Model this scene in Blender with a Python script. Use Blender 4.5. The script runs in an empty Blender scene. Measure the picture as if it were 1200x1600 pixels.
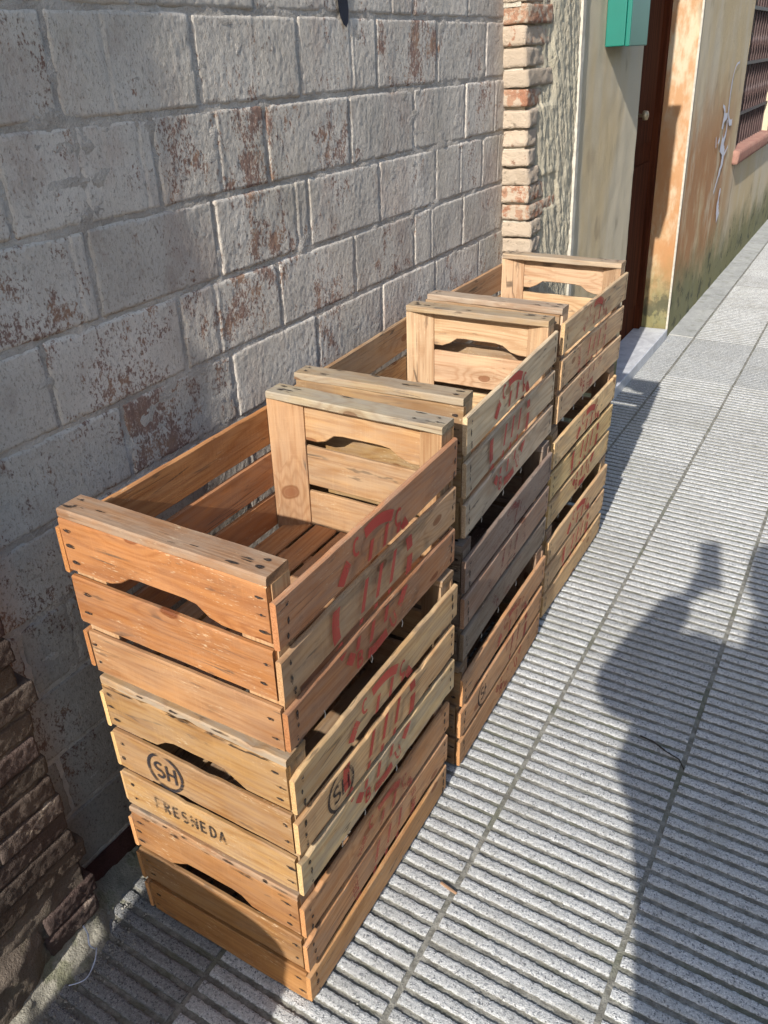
import bpy, math, random
from mathutils import Vector, Matrix, noise, Euler
R = math.radians
rnd = random.Random(7)
scene = bpy.context.scene
COL = scene.collection

# ------------------------------------------------------------------ camera
cam_d = bpy.data.cameras.new('camera')
cam = bpy.data.objects.new('camera', cam_d)
COL.objects.link(cam)
yaw, pitch, roll = -0.5288, 0.5272, -0.0262
fwd = Vector((math.sin(yaw) * math.cos(pitch), math.cos(yaw) * math.cos(pitch), -math.sin(pitch)))
right = Vector((math.cos(yaw), -math.sin(yaw), 0))
up = right.cross(fwd)
r2 = right * math.cos(roll) + up * math.sin(roll)
u2 = -right * math.sin(roll) + up * math.cos(roll)
m = Matrix((r2, u2, -fwd)).transposed().to_4x4()
m.translation = (0.9154, -0.6134, 1.4913)
cam.matrix_world = m
cam_d.sensor_fit = 'VERTICAL'
cam_d.sensor_height = 32.0
cam_d.sensor_width = 24.0
cam_d.lens = 1244.23 / 1600 * 32.0
cam_d.clip_start = 0.02
cam_d.clip_end = 500
scene.camera = cam

# ------------------------------------------------------------------ light
SUN = Vector((0.076, -1.0, 0.60)).normalized()      # towards the sun
sun_d = bpy.data.lights.new('sun', 'SUN')
sun_d.energy = 3.9
sun_d.angle = R(0.6)
sun_d.color = (1.0, 0.965, 0.915)
sun = bpy.data.objects.new('sun', sun_d)
sun.rotation_euler = SUN.to_track_quat('Z', 'Y').to_euler()
sun.location = (1, -3, 4)
COL.objects.link(sun)
world = bpy.data.worlds.new('World')
scene.world = world
world.use_nodes = True
wn = world.node_tree
sky = wn.nodes.new('ShaderNodeTexSky')
sky.sky_type = 'NISHITA'
sky.sun_disc = False
sky.sun_elevation = math.asin(SUN.z)
sky.sun_rotation = math.atan2(SUN.x, SUN.y)
bg = wn.nodes['Background']
bg.inputs[1].default_value = 0.15
wn.links.new(sky.outputs[0], bg.inputs[0])
scene.view_settings.view_transform = 'Standard'
scene.view_settings.look = 'None'
scene.view_settings.exposure = 0.93
scene.view_settings.gamma = 1.0
scene.view_settings.use_curve_mapping = False
scene.cycles.use_denoising = True
scene.cycles.max_bounces = 8

# ------------------------------------------------------------------ node helper
class NT:
    def __init__(s, name):
        s.mat = bpy.data.materials.new(name)
        s.mat.use_nodes = True
        s.t = s.mat.node_tree
        s.t.nodes.clear()
        s.out = s.t.nodes.new('ShaderNodeOutputMaterial')
        s.bsdf = s.t.nodes.new('ShaderNodeBsdfPrincipled')
        s.t.links.new(s.bsdf.outputs[0], s.out.inputs[0])
    def put(s, sock, v):
        if v is None: return
        if isinstance(v, bpy.types.NodeSocket): s.t.links.new(v, sock)
        elif isinstance(v, (tuple, list)) and len(v) == 3 and sock.type == 'RGBA': sock.default_value = (*v, 1)
        else: sock.default_value = v
    def n(s, kind, **kw):
        return s.t.nodes.new(kind)
    def coord(s, which='Object'):
        return s.n('ShaderNodeTexCoord').outputs[which]
    def info(s): return s.n('ShaderNodeObjectInfo')
    def vmath(s, op, a, b=None):
        n = s.n('ShaderNodeVectorMath'); n.operation = op
        s.put(n.inputs[0], a)
        if b is not None: s.put(n.inputs[3 if op == 'SCALE' else 1], b)
        return n.outputs[0]
    def math(s, op, a, b=None, c=None, clamp=False):
        n = s.n('ShaderNodeMath'); n.operation = op; n.use_clamp = clamp
        s.put(n.inputs[0], a); s.put(n.inputs[1], b); s.put(n.inputs[2], c)
        return n.outputs[0]
    def noise(s, vec, scale, detail=3, rough=0.55, dist=0.0, out=0):
        n = s.n('ShaderNodeTexNoise')
        s.put(n.inputs['Vector'], vec); s.put(n.inputs['Scale'], scale)
        n.inputs['Detail'].default_value = detail; n.inputs['Roughness'].default_value = rough
        n.inputs['Distortion'].default_value = dist
        return n.outputs[out]
    def voro(s, vec, scale, feature='F1', rand=1.0):
        n = s.n('ShaderNodeTexVoronoi'); n.feature = feature
        s.put(n.inputs['Vector'], vec); n.inputs['Scale'].default_value = scale
        n.inputs['Randomness'].default_value = rand
        return n
    def ramp(s, f, a, b, lo=0.0, hi=1.0, smooth=True):
        n = s.n('ShaderNodeMapRange'); n.clamp = True
        if smooth: n.interpolation_type = 'SMOOTHSTEP'
        s.put(n.inputs[0], f); s.put(n.inputs[1], a); s.put(n.inputs[2], b)
        s.put(n.inputs[3], lo); s.put(n.inputs[4], hi)
        return n.outputs[0]
    def mix(s, f, a, b, mode='MIX'):
        n = s.n('ShaderNodeMix'); n.data_type = 'RGBA'; n.blend_type = mode
        s.put(n.inputs[0], f); s.put(n.inputs[6], a); s.put(n.inputs[7], b)
        return n.outputs[2]
    def sep(s, v):
        n = s.n('ShaderNodeSeparateXYZ'); s.put(n.inputs[0], v); return n.outputs
    def bump(s, h, strength, dist, normal=None):
        n = s.n('ShaderNodeBump')
        s.put(n.inputs['Height'], h); n.inputs['Strength'].default_value = strength
        n.inputs['Distance'].default_value = dist
        if normal is not None: s.put(n.inputs['Normal'], normal)
        return n.outputs[0]
    def done(s, col, rough=0.8, normal=None, spec=0.3, metal=0.0):
        b = s.bsdf.inputs
        s.put(b['Base Color'], col); s.put(b['Roughness'], rough)
        if normal is not None: s.put(b['Normal'], normal)
        b['Specular IOR Level'].default_value = spec
        b['Metallic'].default_value = metal
        return s.mat

# ------------------------------------------------------------------ materials
def wood_color(t):
    """pine: tint from the object's colour, its alpha says how weathered; grain along local X"""
    inf = t.info()
    rv = t.math('MULTIPLY', inf.outputs['Random'], 53.0)
    off = t.n('ShaderNodeCombineXYZ')
    t.put(off.inputs[0], rv); t.put(off.inputs[1], t.math('MULTIPLY', rv, 1.7)); t.put(off.inputs[2], t.math('MULTIPLY', rv, 0.6))
    p0 = t.coord('Object')
    p = t.vmath('ADD', p0, off.outputs[0])
    # knots
    px_, py_, pz_ = t.sep(p)
    kc = t.n('ShaderNodeCombineXYZ')
    wob = t.noise(t.vmath('MULTIPLY', p, (20, 20, 20)), 1.0, 2, 0.5)
    t.put(kc.inputs[0], t.math('MULTIPLY', px_, 5.2)); t.put(kc.inputs[1], t.math('ADD', t.math('MULTIPLY', pz_, 10.5), t.math('MULTIPLY', wob, 0.12)))
    kv = t.voro(kc.outputs[0], 1.0); kv.voronoi_dimensions = '2D'
    krand = t.sep(t.vmath('ADD', kv.outputs['Color'], (0, 0, 0)))
    kon = t.math('GREATER_THAN', krand[0], 0.66)
    kd = kv.outputs['Distance']
    kmask = t.math('MULTIPLY', t.ramp(kd, 0.068, 0.044), kon)
    kring = t.math('MULTIPLY', t.math('MULTIPLY', t.ramp(kd, 0.046, 0.064), t.ramp(kd, 0.098, 0.072)), kon)
    kpull = t.math('MULTIPLY', t.ramp(kd, 0.5, 0.05), kon)
    # growth rings
    rn = t.noise(t.vmath('MULTIPLY', p, (1.1, 16.0, 13.0)), 1.0, 2, 0.5)
    rr = t.math('ADD', t.math('MULTIPLY', rn, 78.0), t.math('MULTIPLY', kpull, 14.0))
    ring = t.math('POWER', t.math('MULTIPLY_ADD', t.math('SINE', rr), 0.5, 0.5), 2.2)
    fib = t.noise(t.vmath('MULTIPLY', p, (7.0, 240.0, 240.0)), 1.0, 3, 0.6)
    fib2 = t.noise(t.vmath('MULTIPLY', p, (26.0, 620.0, 620.0)), 1.0, 2, 0.6)
    patch = t.noise(t.vmath('MULTIPLY', p, (5.0, 11.0, 11.0)), 1.0, 3, 0.6)
    saw = t.noise(t.vmath('MULTIPLY', p, (330.0, 30.0, 9.0)), 1.0, 2, 0.5)
    base = inf.outputs['Color']
    dark = t.mix(1.0, base, (0.62, 0.47, 0.36), 'MULTIPLY')
    c = t.mix(t.math('MULTIPLY', ring, 0.50), base, dark)
    c = t.mix(t.math('MULTIPLY', t.ramp(fib, 0.42, 0.72), 0.5), c, dark)
    light = t.mix(1.0, base, (1.26, 1.25, 1.20), 'MULTIPLY')
    c = t.mix(t.math('MULTIPLY', t.ramp(patch, 0.5, 0.72), 0.55), c, light)
    c = t.mix(t.math('MULTIPLY', t.ramp(patch, 0.47, 0.25), 0.45), c, dark)
    # handling grime in broad patches, hairline splits along the grain
    gr = t.noise(t.vmath('MULTIPLY', p, (4.0, 17.0, 17.0)), 1.0, 5, 0.7)
    c = t.mix(t.ramp(gr, 0.50, 0.72, 0, 0.42), c, t.mix(1.0, base, (0.45, 0.37, 0.30), 'MULTIPLY'))
    cr = t.voro(t.vmath('MULTIPLY', p, (2.3, 0.0, 62.0)), 1.0, 'DISTANCE_TO_EDGE')
    crm = t.math('MULTIPLY', t.ramp(cr.outputs['Distance'], 0.030, 0.012), t.ramp(t.noise(t.vmath('MULTIPLY', p, (5.0, 9.0, 20.0)), 1.0, 3, 0.6), 0.56, 0.66))
    c = t.mix(t.math('MULTIPLY', crm, 0.75), c, (0.05, 0.033, 0.022))
    # pale scuffs across the grain and along the fibres
    sc = t.noise(t.vmath('MULTIPLY', p, (60.0, 300.0, 300.0)), 1.0, 3, 0.7)
    sc2 = t.noise(t.vmath('MULTIPLY', p, (9.0, 9.0, 14.0)), 1.0, 2, 0.5)
    scm = t.math('MULTIPLY', t.ramp(sc, 0.58, 0.68), t.ramp(sc2, 0.46, 0.64))
    c = t.mix(t.math('MULTIPLY', scm, 0.6), c, (0.52, 0.40, 0.25))
    sm = t.math('MULTIPLY', t.ramp(saw, 0.52, 0.75), t.ramp(patch, 0.42, 0.62))
    c = t.mix(t.math('MULTIPLY', sm, 0.30), c, light)
    # weathering: grey film and dark specks
    wa = inf.outputs['Alpha']
    wn_ = t.noise(t.vmath('MULTIPLY', p, (11.0, 40.0, 40.0)), 1.0, 4, 0.65)
    wm = t.math('MULTIPLY', wa, t.ramp(wn_, 0.32, 0.66))
    c = t.mix(wm, c, (0.27, 0.235, 0.185))
    st = t.noise(t.vmath('MULTIPLY', p, (13.0, 55.0, 55.0)), 1.0, 3, 0.6)
    stm = t.math('MULTIPLY', t.ramp(st, 0.635, 0.72), t.math('MULTIPLY_ADD', wa, 0.5, 0.45))
    c = t.mix(stm, c, (0.055, 0.04, 0.03))
    c = t.mix(t.math('MULTIPLY', kring, 0.8), c, t.mix(1.0, base, (0.40, 0.25, 0.17), 'MULTIPLY'))
    c = t.mix(t.math('MULTIPLY', kmask, 0.8), c, t.mix(1.0, base, (0.42, 0.25, 0.18), 'MULTIPLY'))
    h = t.math('ADD', t.math('MULTIPLY', fib, 0.7), t.math('MULTIPLY', fib2, 0.5))
    h = t.math('ADD', h, t.math('MULTIPLY', saw, 0.35))
    return c, h, p, inf

def mat_wood():
    t = NT('pine_wood')
    c, h, p, inf = wood_color(t)
    return t.done(c, 0.72, t.bump(h, 0.55, 0.0012), 0.25)

def mat_endgrain():
    t = NT('pine_end_grain')
    inf = t.info()
    p = t.coord('Object')
    a = t.noise(p, 900, 2, 0.7)
    b = t.noise(t.vmath('MULTIPLY', p, (1, 40, 40)), 3.0, 2, 0.5)
    ring = t.math('MULTIPLY_ADD', t.math('SINE', t.math('MULTIPLY', b, 40)), 0.5, 0.5)
    base = t.mix(1.0, inf.outputs['Color'], (1.0, 0.98, 0.95), 'MULTIPLY')
    dk = t.mix(1.0, base, (0.5, 0.4, 0.33), 'MULTIPLY')
    c = t.mix(t.math('MULTIPLY', ring, 0.4), base, dk)
    c = t.mix(t.ramp(a, 0.52, 0.68, 0, 0.7), c, dk)
    return t.done(c, 0.85, t.bump(a, 0.8, 0.0015), 0.2)

def mat_stencil(name, col, wear):
    t = NT(name)
    p = t.coord('Object')
    a = t.noise(t.vmath('MULTIPLY', p, (22, 300, 260)), 1.0, 4, 0.7)
    b = t.noise(p, 17.0, 3, 0.6)
    v = t.noise(p, 6.0, 2, 0.5)
    f = t.math('ADD', t.math('MULTIPLY', a, 0.55), t.math('MULTIPLY', b, 0.45))
    keep = t.ramp(f, wear, wear + 0.10)
    c = t.mix(t.ramp(v, 0.35, 0.65), col, tuple(x * 0.72 for x in col))
    t.done(c, 0.8, None, 0.2)
    tr = t.n('ShaderNodeBsdfTransparent')
    mx = t.n('ShaderNodeMixShader')
    t.put(mx.inputs[0], t.math('MULTIPLY', keep, 0.86))
    t.t.links.new(tr.outputs[0], mx.inputs[1]); t.t.links.new(t.bsdf.outputs[0], mx.inputs[2])
    t.t.links.new(mx.outputs[0], t.out.inputs[0])
    return t.mat

def mat_tile(smooth=False):
    t = NT('pavement_tile_worn' if smooth else 'pavement_tile')
    inf = t.info()
    p0 = t.coord('Object')
    rv = t.math('MULTIPLY', inf.outputs['Random'], 41.0)
    off = t.n('ShaderNodeCombineXYZ'); t.put(off.inputs[0], rv); t.put(off.inputs[1], rv)
    p = t.vmath('ADD', p0, off.outputs[0])
    v1 = t.voro(p, 290.0)
    c1 = t.sep(v1.outputs['Color'])
    v2 = t.voro(p, 560.0)
    c2 = t.sep(v2.outputs['Color'])
    big = t.noise(p, 7.0, 4, 0.6)
    med = t.noise(p, 60.0, 3, 0.6)
    a = (0.33, 0.33, 0.32) if smooth else (0.505, 0.50, 0.485)
    c = t.mix(t.ramp(c1[0], 0.0, 1.0, 0, 1, False), a, tuple(x * 0.70 for x in a))
    c = t.mix(t.ramp(c1[1], 0.86, 0.88), c, (0.25, 0.255, 0.26))
    c = t.mix(t.math('MULTIPLY', t.ramp(c1[2], 0.92, 0.94), t.ramp(c2[0], 0.3, 0.4)), c, (0.13, 0.13, 0.135))
    c = t.mix(t.ramp(c2[1], 0.80, 0.86, 0, 0.55), c, (0.72, 0.71, 0.68))
    c = t.mix(t.ramp(big, 0.42, 0.75, 0, 0.40), c, (0.25, 0.24, 0.21))
    c = t.mix(t.ramp(t.noise(p, 22.0, 5, 0.7), 0.56, 0.70, 0, 0.45), c, (0.20, 0.19, 0.165))
    # tile to tile tone from the object's colour
    c = t.mix(1.0, c, inf.outputs['Color'], 'MULTIPLY')
    # dirt packed in the grooves
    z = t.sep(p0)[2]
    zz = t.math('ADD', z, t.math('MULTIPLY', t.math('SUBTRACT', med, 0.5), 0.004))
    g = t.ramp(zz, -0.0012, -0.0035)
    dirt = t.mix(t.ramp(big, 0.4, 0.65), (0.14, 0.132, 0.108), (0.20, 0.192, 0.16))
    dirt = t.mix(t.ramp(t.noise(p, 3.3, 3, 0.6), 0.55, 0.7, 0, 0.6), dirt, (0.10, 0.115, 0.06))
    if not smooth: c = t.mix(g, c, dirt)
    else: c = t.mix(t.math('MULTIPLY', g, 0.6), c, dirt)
    h = t.math('ADD', med, t.math('MULTIPLY', v2.outputs['Distance'], 0.7))
    return t.done(c, 0.85, t.bump(h, 0.7, 0.0035), 0.25)

def mat_joint():
    t = NT('joint_mortar')
    p = t.coord('Object')
    a = t.noise(p, 45.0, 4, 0.65); b = t.noise(p, 6.0, 3, 0.6); d = t.noise(p, 300.0, 3, 0.7)
    c = t.mix(t.ramp(a, 0.35, 0.7), (0.15, 0.14, 0.115), (0.30, 0.285, 0.24))
    c = t.mix(t.ramp(b, 0.5, 0.68, 0, 0.6), c, (0.115, 0.12, 0.07))
    c = t.mix(t.ramp(d, 0.58, 0.68, 0, 0.7), c, (0.06, 0.055, 0.045))
    return t.done(c, 0.92, t.bump(t.math('ADD', a, d), 0.9, 0.004), 0.2)

def mat_block():
    """old whitewash over brick-red hollow blocks; alpha of the object's colour = how much has peeled"""
    t = NT('whitewashed_block')
    inf = t.info()
    p = t.coord('Object')
    st = t.vmath('MULTIPLY', p, (1.0, 1.0, 0.68))
    n1 = t.noise(st, 26.0, 5, 0.68)
    n2 = t.noise(st, 130.0, 5, 0.72)
    n3 = t.noise(p, 5.0, 3, 0.55)
    n4 = t.noise(t.vmath('MULTIPLY', p, (1, 1, 0.45)), 380.0, 3, 0.7)
    n5 = t.noise(st, 260.0, 3, 0.7)
    f = t.math('ADD', t.math('MULTIPLY', n1, 0.32), t.math('ADD', t.math('MULTIPLY', n2, 0.22), t.math('MULTIPLY', n3, 0.34)))
    f = t.math('ADD', f, t.math('MULTIPLY', n5, 0.14))
    thr = t.math('MULTIPLY_ADD', inf.outputs['Alpha'], -0.105, 0.590)
    peel = t.ramp(f, thr, t.math('ADD', thr, 0.05))
    lime = t.mix(t.ramp(n3, 0.35, 0.68), (0.50, 0.445, 0.37), (0.60, 0.54, 0.455))
    lime = t.mix(t.ramp(n2, 0.45, 0.72, 0, 0.65), lime, (0.31, 0.27, 0.22))
    lime = t.mix(t.ramp(n5, 0.55, 0.70, 0, 0.5), lime, (0.19, 0.155, 0.125))
    lime = t.mix(t.ramp(t.noise(p, 2.3, 4, 0.6), 0.5, 0.72, 0, 0.4), lime, (0.30, 0.25, 0.17))
    lime = t.mix(t.ramp(t.noise(st, 3.6, 5, 0.65), 0.50, 0.68, 0, 0.42), lime, (0.37, 0.255, 0.195))
    lime = t.mix(t.ramp(t.noise(st, 13.0, 5, 0.7), 0.54, 0.66, 0, 0.35), lime, (0.30, 0.235, 0.185))
    red = t.mix(t.ramp(n2, 0.35, 0.65), (0.25, 0.115, 0.07), (0.17, 0.085, 0.06))
    red = t.mix(t.ramp(t.noise(p, 17.0, 3, 0.6), 0.48, 0.62), red, (0.27, 0.135, 0.07))
    c = t.mix(t.math('MULTIPLY', peel, 0.80), lime, red)
    pits = t.ramp(t.noise(st, 95.0, 5, 0.8), 0.60, 0.66)
    c = t.mix(t.math('MULTIPLY', pits, 0.5), c, (0.13, 0.10, 0.08))
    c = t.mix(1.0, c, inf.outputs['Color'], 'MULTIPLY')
    h = t.math('ADD', t.math('MULTIPLY', n2, 1.0), t.math('MULTIPLY', n4, 0.5))
    h = t.math('SUBTRACT', h, t.math('MULTIPLY', peel, 0.5))
    h = t.math('SUBTRACT', h, t.math('MULTIPLY', pits, 0.35))
    return t.done(c, 0.9, t.bump(h, 0.6, 0.0034), 0.2)

def mat_brick(name, a, b, lime_amt):
    t = NT(name)
    inf = t.info()
    p = t.coord('Object')
    n1 = t.noise(p, 38.0, 5, 0.7); n2 = t.noise(p, 160.0, 4, 0.7); n3 = t.noise(t.vmath('ADD', p, t.vmath('SCALE', (1.0, 2.0, 3.0), t.math('MULTIPLY', inf.outputs['Random'], 9.0))), 9.0, 3, 0.6)
    c = t.mix(t.ramp(n3, 0.35, 0.65), a, b)
    c = t.mix(t.ramp(n2, 0.52, 0.72, 0, 0.5), c, tuple(min(1, x * 1.7) for x in b))
    lim = t.math('ADD', t.math('MULTIPLY', n1, 0.6), t.math('MULTIPLY', inf.outputs['Random'], 0.28))
    lm = t.ramp(lim, 0.62 - lime_amt * 0.32, 0.68 - lime_amt * 0.32)
    c = t.mix(t.math('MULTIPLY', lm, 0.86), c, (0.52, 0.43, 0.32))
    c = t.mix(t.ramp(n1, 0.40, 0.28, 0, 0.6), c, (0.10, 0.075, 0.055))
    c = t.mix(1.0, c, inf.outputs['Color'], 'MULTIPLY')
    n4 = t.noise(p, 420.0, 3, 0.7)
    return t.done(c, 0.92, t.bump(t.math('ADD', n1, t.math('ADD', n2, n4)), 0.9, 0.006), 0.2)

def mat_render(name, a, b, moss=0.0, streak=False):
    t = NT(name)
    p = t.coord('Object')
    q = t.vmath('MULTIPLY', p, (1, 1, 0.18 if streak else 1.0))
    n1 = t.noise(q, 30.0, 5, 0.7); n2 = t.noise(p, 190.0, 4, 0.7); n3 = t.noise(q, 6.0, 4, 0.6)
    c = t.mix(t.ramp(n3, 0.35, 0.66), a, b)
    c = t.mix(t.ramp(n1, 0.5, 0.75, 0, 0.5), c, tuple(min(1, x * 1.5) for x in b))
    c = t.mix(t.ramp(n2, 0.56, 0.7, 0, 0.45), c, tuple(x * 0.45 for x in a))
    if moss > 0:
        c = t.mix(t.ramp(t.noise(p, 14.0, 4, 0.65), 0.52, 0.64, 0, moss), c, (0.095, 0.105, 0.04))
    return t.done(c, 0.93, t.bump(t.math('ADD', n1, n2), 0.9, 0.006), 0.2)

def mat_ochre():
    """limewashed ochre render: grey, yellow and orange clouds, moss at the foot"""
    t = NT('ochre_render')
    p = t.coord('Object')
    s = t.vmath('MULTIPLY', p, (1, 1, 0.42))
    n1 = t.noise(s, 2.6, 4, 0.6); n2 = t.noise(s, 5.5, 5, 0.65); n3 = t.noise(p, 280.0, 4, 0.7); n4 = t.noise(s, 16.0, 4, 0.6)
    x, y, z = t.sep(p)
    grey = (0.51, 0.43, 0.30); ochre = (0.49, 0.375, 0.215); orange = (0.37, 0.19, 0.085)
    c = t.mix(t.ramp(n1, 0.40, 0.62), grey, ochre)
    # orange clouds past the door, between 0.3 and 1.3 m up
    band = t.math('MULTIPLY', t.ramp(z, 1.45, 0.9), t.ramp(z, 0.12, 0.4))
    band = t.math('MULTIPLY', t.math('MULTIPLY', band, t.ramp(y, 3.7, 4.0)), t.ramp(y, 6.1, 4.9))
    om = t.math('MULTIPLY', t.ramp(t.math('ADD', t.math('MULTIPLY', n2, 0.5), t.math('MULTIPLY', n4, 0.12)), 0.20, 0.34), band)
    c = t.mix(om, c, orange)
    # jamb of the doorway has its own orange wash
    jam = t.math('MULTIPLY', t.ramp(y, 4.12, 4.105), t.ramp(y, 3.9, 3.95))
    c = t.mix(t.math('MULTIPLY', jam, t.ramp(n4, 0.40, 0.6, 0.1, 0.8)), c, (0.40, 0.20, 0.085))
    stain = t.ramp(t.noise(t.vmath('MULTIPLY', p, (1, 1, 0.5)), 8.0, 2, 0.5), 0.64, 0.74, 0, 0.45)
    c = t.mix(stain, c, (0.20, 0.15, 0.10))
    # moss and damp growing up from the pavement
    n6 = t.noise(p, 4.2, 5, 0.7)
    mz = t.math('ADD', z, t.math('MULTIPLY', n6, 0.62))
    c = t.mix(t.ramp(mz, 0.80, 0.42, 0, 0.85), c, (0.125, 0.13, 0.055))
    c = t.mix(t.math('MULTIPLY', t.ramp(mz, 0.66, 0.46), t.math('MULTIPLY', t.ramp(t.noise(p, 7.0, 4, 0.7), 0.52, 0.62), 0.75)), c, (0.05, 0.05, 0.035))
    c = t.mix(t.ramp(n3, 0.55, 0.7, 0, 0.35), c, (0.24, 0.18, 0.10))
    h = t.math('ADD', n3, t.math('MULTIPLY', n4, 1.2))
    return t.done(c, 0.92, t.bump(h, 0.8, 0.004), 0.2)

def mat_simple(name, col, rough=0.6, bump=0.0, var=0.25, spec=0.3, metal=0.0, scale=40.0):
    t = NT(name)
    p = t.coord('Object')
    a = t.noise(p, scale, 4, 0.6); b = t.noise(p, scale * 6, 3, 0.6)
    c = t.mix(t.ramp(a, 0.35, 0.68), col, tuple(x * (1 - var) for x in col))
    c = t.mix(t.ramp(b, 0.58, 0.72, 0, var), c, tuple(min(1, x * 1.3 + 0.02) for x in col))
    return t.done(c, rough, t.bump(b, bump, 0.002) if bump else None, spec, metal)

def mat_door():
    t = NT('door_varnish')
    p = t.coord('Object')
    g = t.noise(t.vmath('MULTIPLY', p, (60, 60, 2.2)), 1.0, 4, 0.6)
    c = t.mix(t.ramp(g, 0.35, 0.68), (0.040, 0.011, 0.005), (0.080, 0.022, 0.009))
    return t.done(c, 0.8, t.bump(g, 0.3, 0.001), 0.05)

def mat_marble():
    t = NT('marble')
    p = t.coord('Object')
    g = t.noise(p, 6.0, 6, 0.65, 1.2)
    c = t.mix(t.ramp(g, 0.4, 0.65), (0.40, 0.40, 0.41), (0.55, 0.55, 0.55))
    c = t.mix(t.ramp(t.noise(p, 70, 3, 0.6), 0.55, 0.7, 0, 0.4), c, (0.28, 0.27, 0.25))
    return t.done(c, 0.45, None, 0.4)

M = dict(
    wood=mat_wood(), end=mat_endgrain(),
    red=mat_stencil('red_stencil_paint', (0.50, 0.070, 0.050), 0.36),
    black=mat_stencil('black_stencil_ink', (0.022, 0.022, 0.028), 0.40),
    faded=mat_stencil('faded_stencil_ink', (0.035, 0.03, 0.028), 0.425),
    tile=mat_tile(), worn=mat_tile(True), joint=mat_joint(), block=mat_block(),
    wallmortar=mat_render('wall_mortar', (0.38, 0.335, 0.28), (0.54, 0.485, 0.41), 0.0),
    brick_near=mat_brick('rough_brick_brown', (0.088, 0.062, 0.049), (0.125, 0.095, 0.076), 0.06),
    brick_far=mat_brick('limewashed_brick', (0.36, 0.17, 0.10), (0.42, 0.25, 0.16), 1.02),
    piermortar=mat_render('pier_mortar', (0.105, 0.082, 0.064), (0.165, 0.132, 0.10), 0.15),
    pierpale=mat_render('pale_pier_mortar', (0.42, 0.37, 0.29), (0.52, 0.47, 0.38), 0.0),
    cement=mat_render('rough_cement', (0.42, 0.365, 0.265), (0.50, 0.44, 0.315), 0.0, True),
    fillet=mat_render('cement_fillet', (0.20, 0.185, 0.145), (0.34, 0.315, 0.25), 0.55),
    strip=mat_render('smooth_concrete', (0.33, 0.325, 0.30), (0.41, 0.40, 0.365), 0.25),
    ochre=mat_ochre(), door=mat_door(), marble=mat_marble(),
    white_edge=mat_simple('white_edge_bead', (0.45, 0.41, 0.33), 0.8, 0.4),
    green=mat_simple('green_enamel', (0.002, 0.125, 0.090), 0.42, 0.0, 0.08, 0.5, 0.0, 9.0),
    iron=mat_simple('brown_iron_paint', (0.075, 0.045, 0.04), 0.55, 0.3, 0.35, 0.4),
    dark=mat_simple('dark_interior', (0.03, 0.027, 0.025), 0.9, 0.0, 0.3),
    glass=mat_simple('dark_window_glass', (0.02, 0.022, 0.025), 0.12, 0.0, 0.1, 0.6),
    sill=mat_brick('sill_brick', (0.30, 0.15, 0.115), (0.36, 0.20, 0.15), 0.15),
    redpaint=mat_simple('flaked_red_base_paint', (0.065, 0.026, 0.022), 0.85, 0.8, 0.45, 0.2, 0.0, 22.0),
    graf=mat_simple('white_spray_paint', (0.60, 0.58, 0.60), 0.8, 0.0, 0.12),
    blackspray=mat_simple('black_spray_paint', (0.018, 0.019, 0.03), 0.7, 0.6, 0.3, 0.3, 0.0, 120.0),
    nail=mat_simple('rusty_nail', (0.035, 0.025, 0.022), 0.6, 0.0, 0.4, 0.4),
    stain=mat_stencil('nail_stain', (0.030, 0.022, 0.018), 0.43),
    wire=mat_simple('galvanised_wire', (0.25, 0.25, 0.25), 0.4, 0.0, 0.2, 0.5, 0.7),
    brass=mat_simple('aged_brass', (0.45, 0.36, 0.22), 0.4, 0.0, 0.2, 0.5, 0.5),
    asphalt=mat_simple('asphalt', (0.05, 0.05, 0.05), 0.9, 0.5, 0.4, 0.2),
    kerb=mat_simple('kerb_granite', (0.33, 0.325, 0.31), 0.85, 0.4, 0.3),
    string=mat_simple('pale_string', (0.55, 0.60, 0.70), 0.8, 0.0, 0.2),
    twig=mat_simple('dark_twig', (0.035, 0.028, 0.022), 0.8, 0.0, 0.3),
    gravel=mat_simple('grit', (0.30, 0.28, 0.24), 0.9, 0.5, 0.5, 0.2, 0.0, 150.0),
    skin=mat_simple('skin', (0.52, 0.31, 0.22), 0.5, 0.1, 0.1),
    jacket=mat_simple('navy_jacket_cloth', (0.03, 0.04, 0.07), 0.9, 0.3, 0.2),
    trousers=mat_simple('grey_trouser_cloth', (0.10, 0.10, 0.11), 0.9, 0.3, 0.2),
    hair=mat_simple('dark_hair', (0.03, 0.02, 0.014), 0.6, 0.6, 0.4),
    shoe=mat_simple('dark_shoe_leather', (0.03, 0.025, 0.022), 0.5, 0.1, 0.2),
    phone=mat_simple('black_phone_shell', (0.012, 0.012, 0.014), 0.25, 0.0, 0.1, 0.5),
    bag=mat_simple('burgundy_bag_cloth', (0.15, 0.03, 0.04), 0.9, 0.4, 0.2),
    eye=mat_simple('eye', (0.6, 0.58, 0.55), 0.3),
    lip=mat_simple('lip', (0.40, 0.17, 0.14), 0.5),
)

# ------------------------------------------------------------------ object helpers
def mesh_obj(name, verts, faces, mats, parent=None, midx=None, smooth=False):
    me = bpy.data.meshes.new(name)
    me.from_pydata([tuple(v) for v in verts], [], faces)
    for mm in (mats if isinstance(mats, (list, tuple)) else [mats]): me.materials.append(mm)
    if midx: me.polygons.foreach_set('material_index', midx)
    if smooth: me.polygons.foreach_set('use_smooth', [True] * len(me.polygons))
    me.update()
    o = bpy.data.objects.new(name, me)
    COL.objects.link(o)
    if parent is not None: o.parent = parent
    return o

def tag(o, label=None, cat=None, group=None, kind=None):
    if label: o['label'] = label
    if cat: o['category'] = cat
    if group: o['group'] = group
    if kind: o['kind'] = kind
    return o

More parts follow.
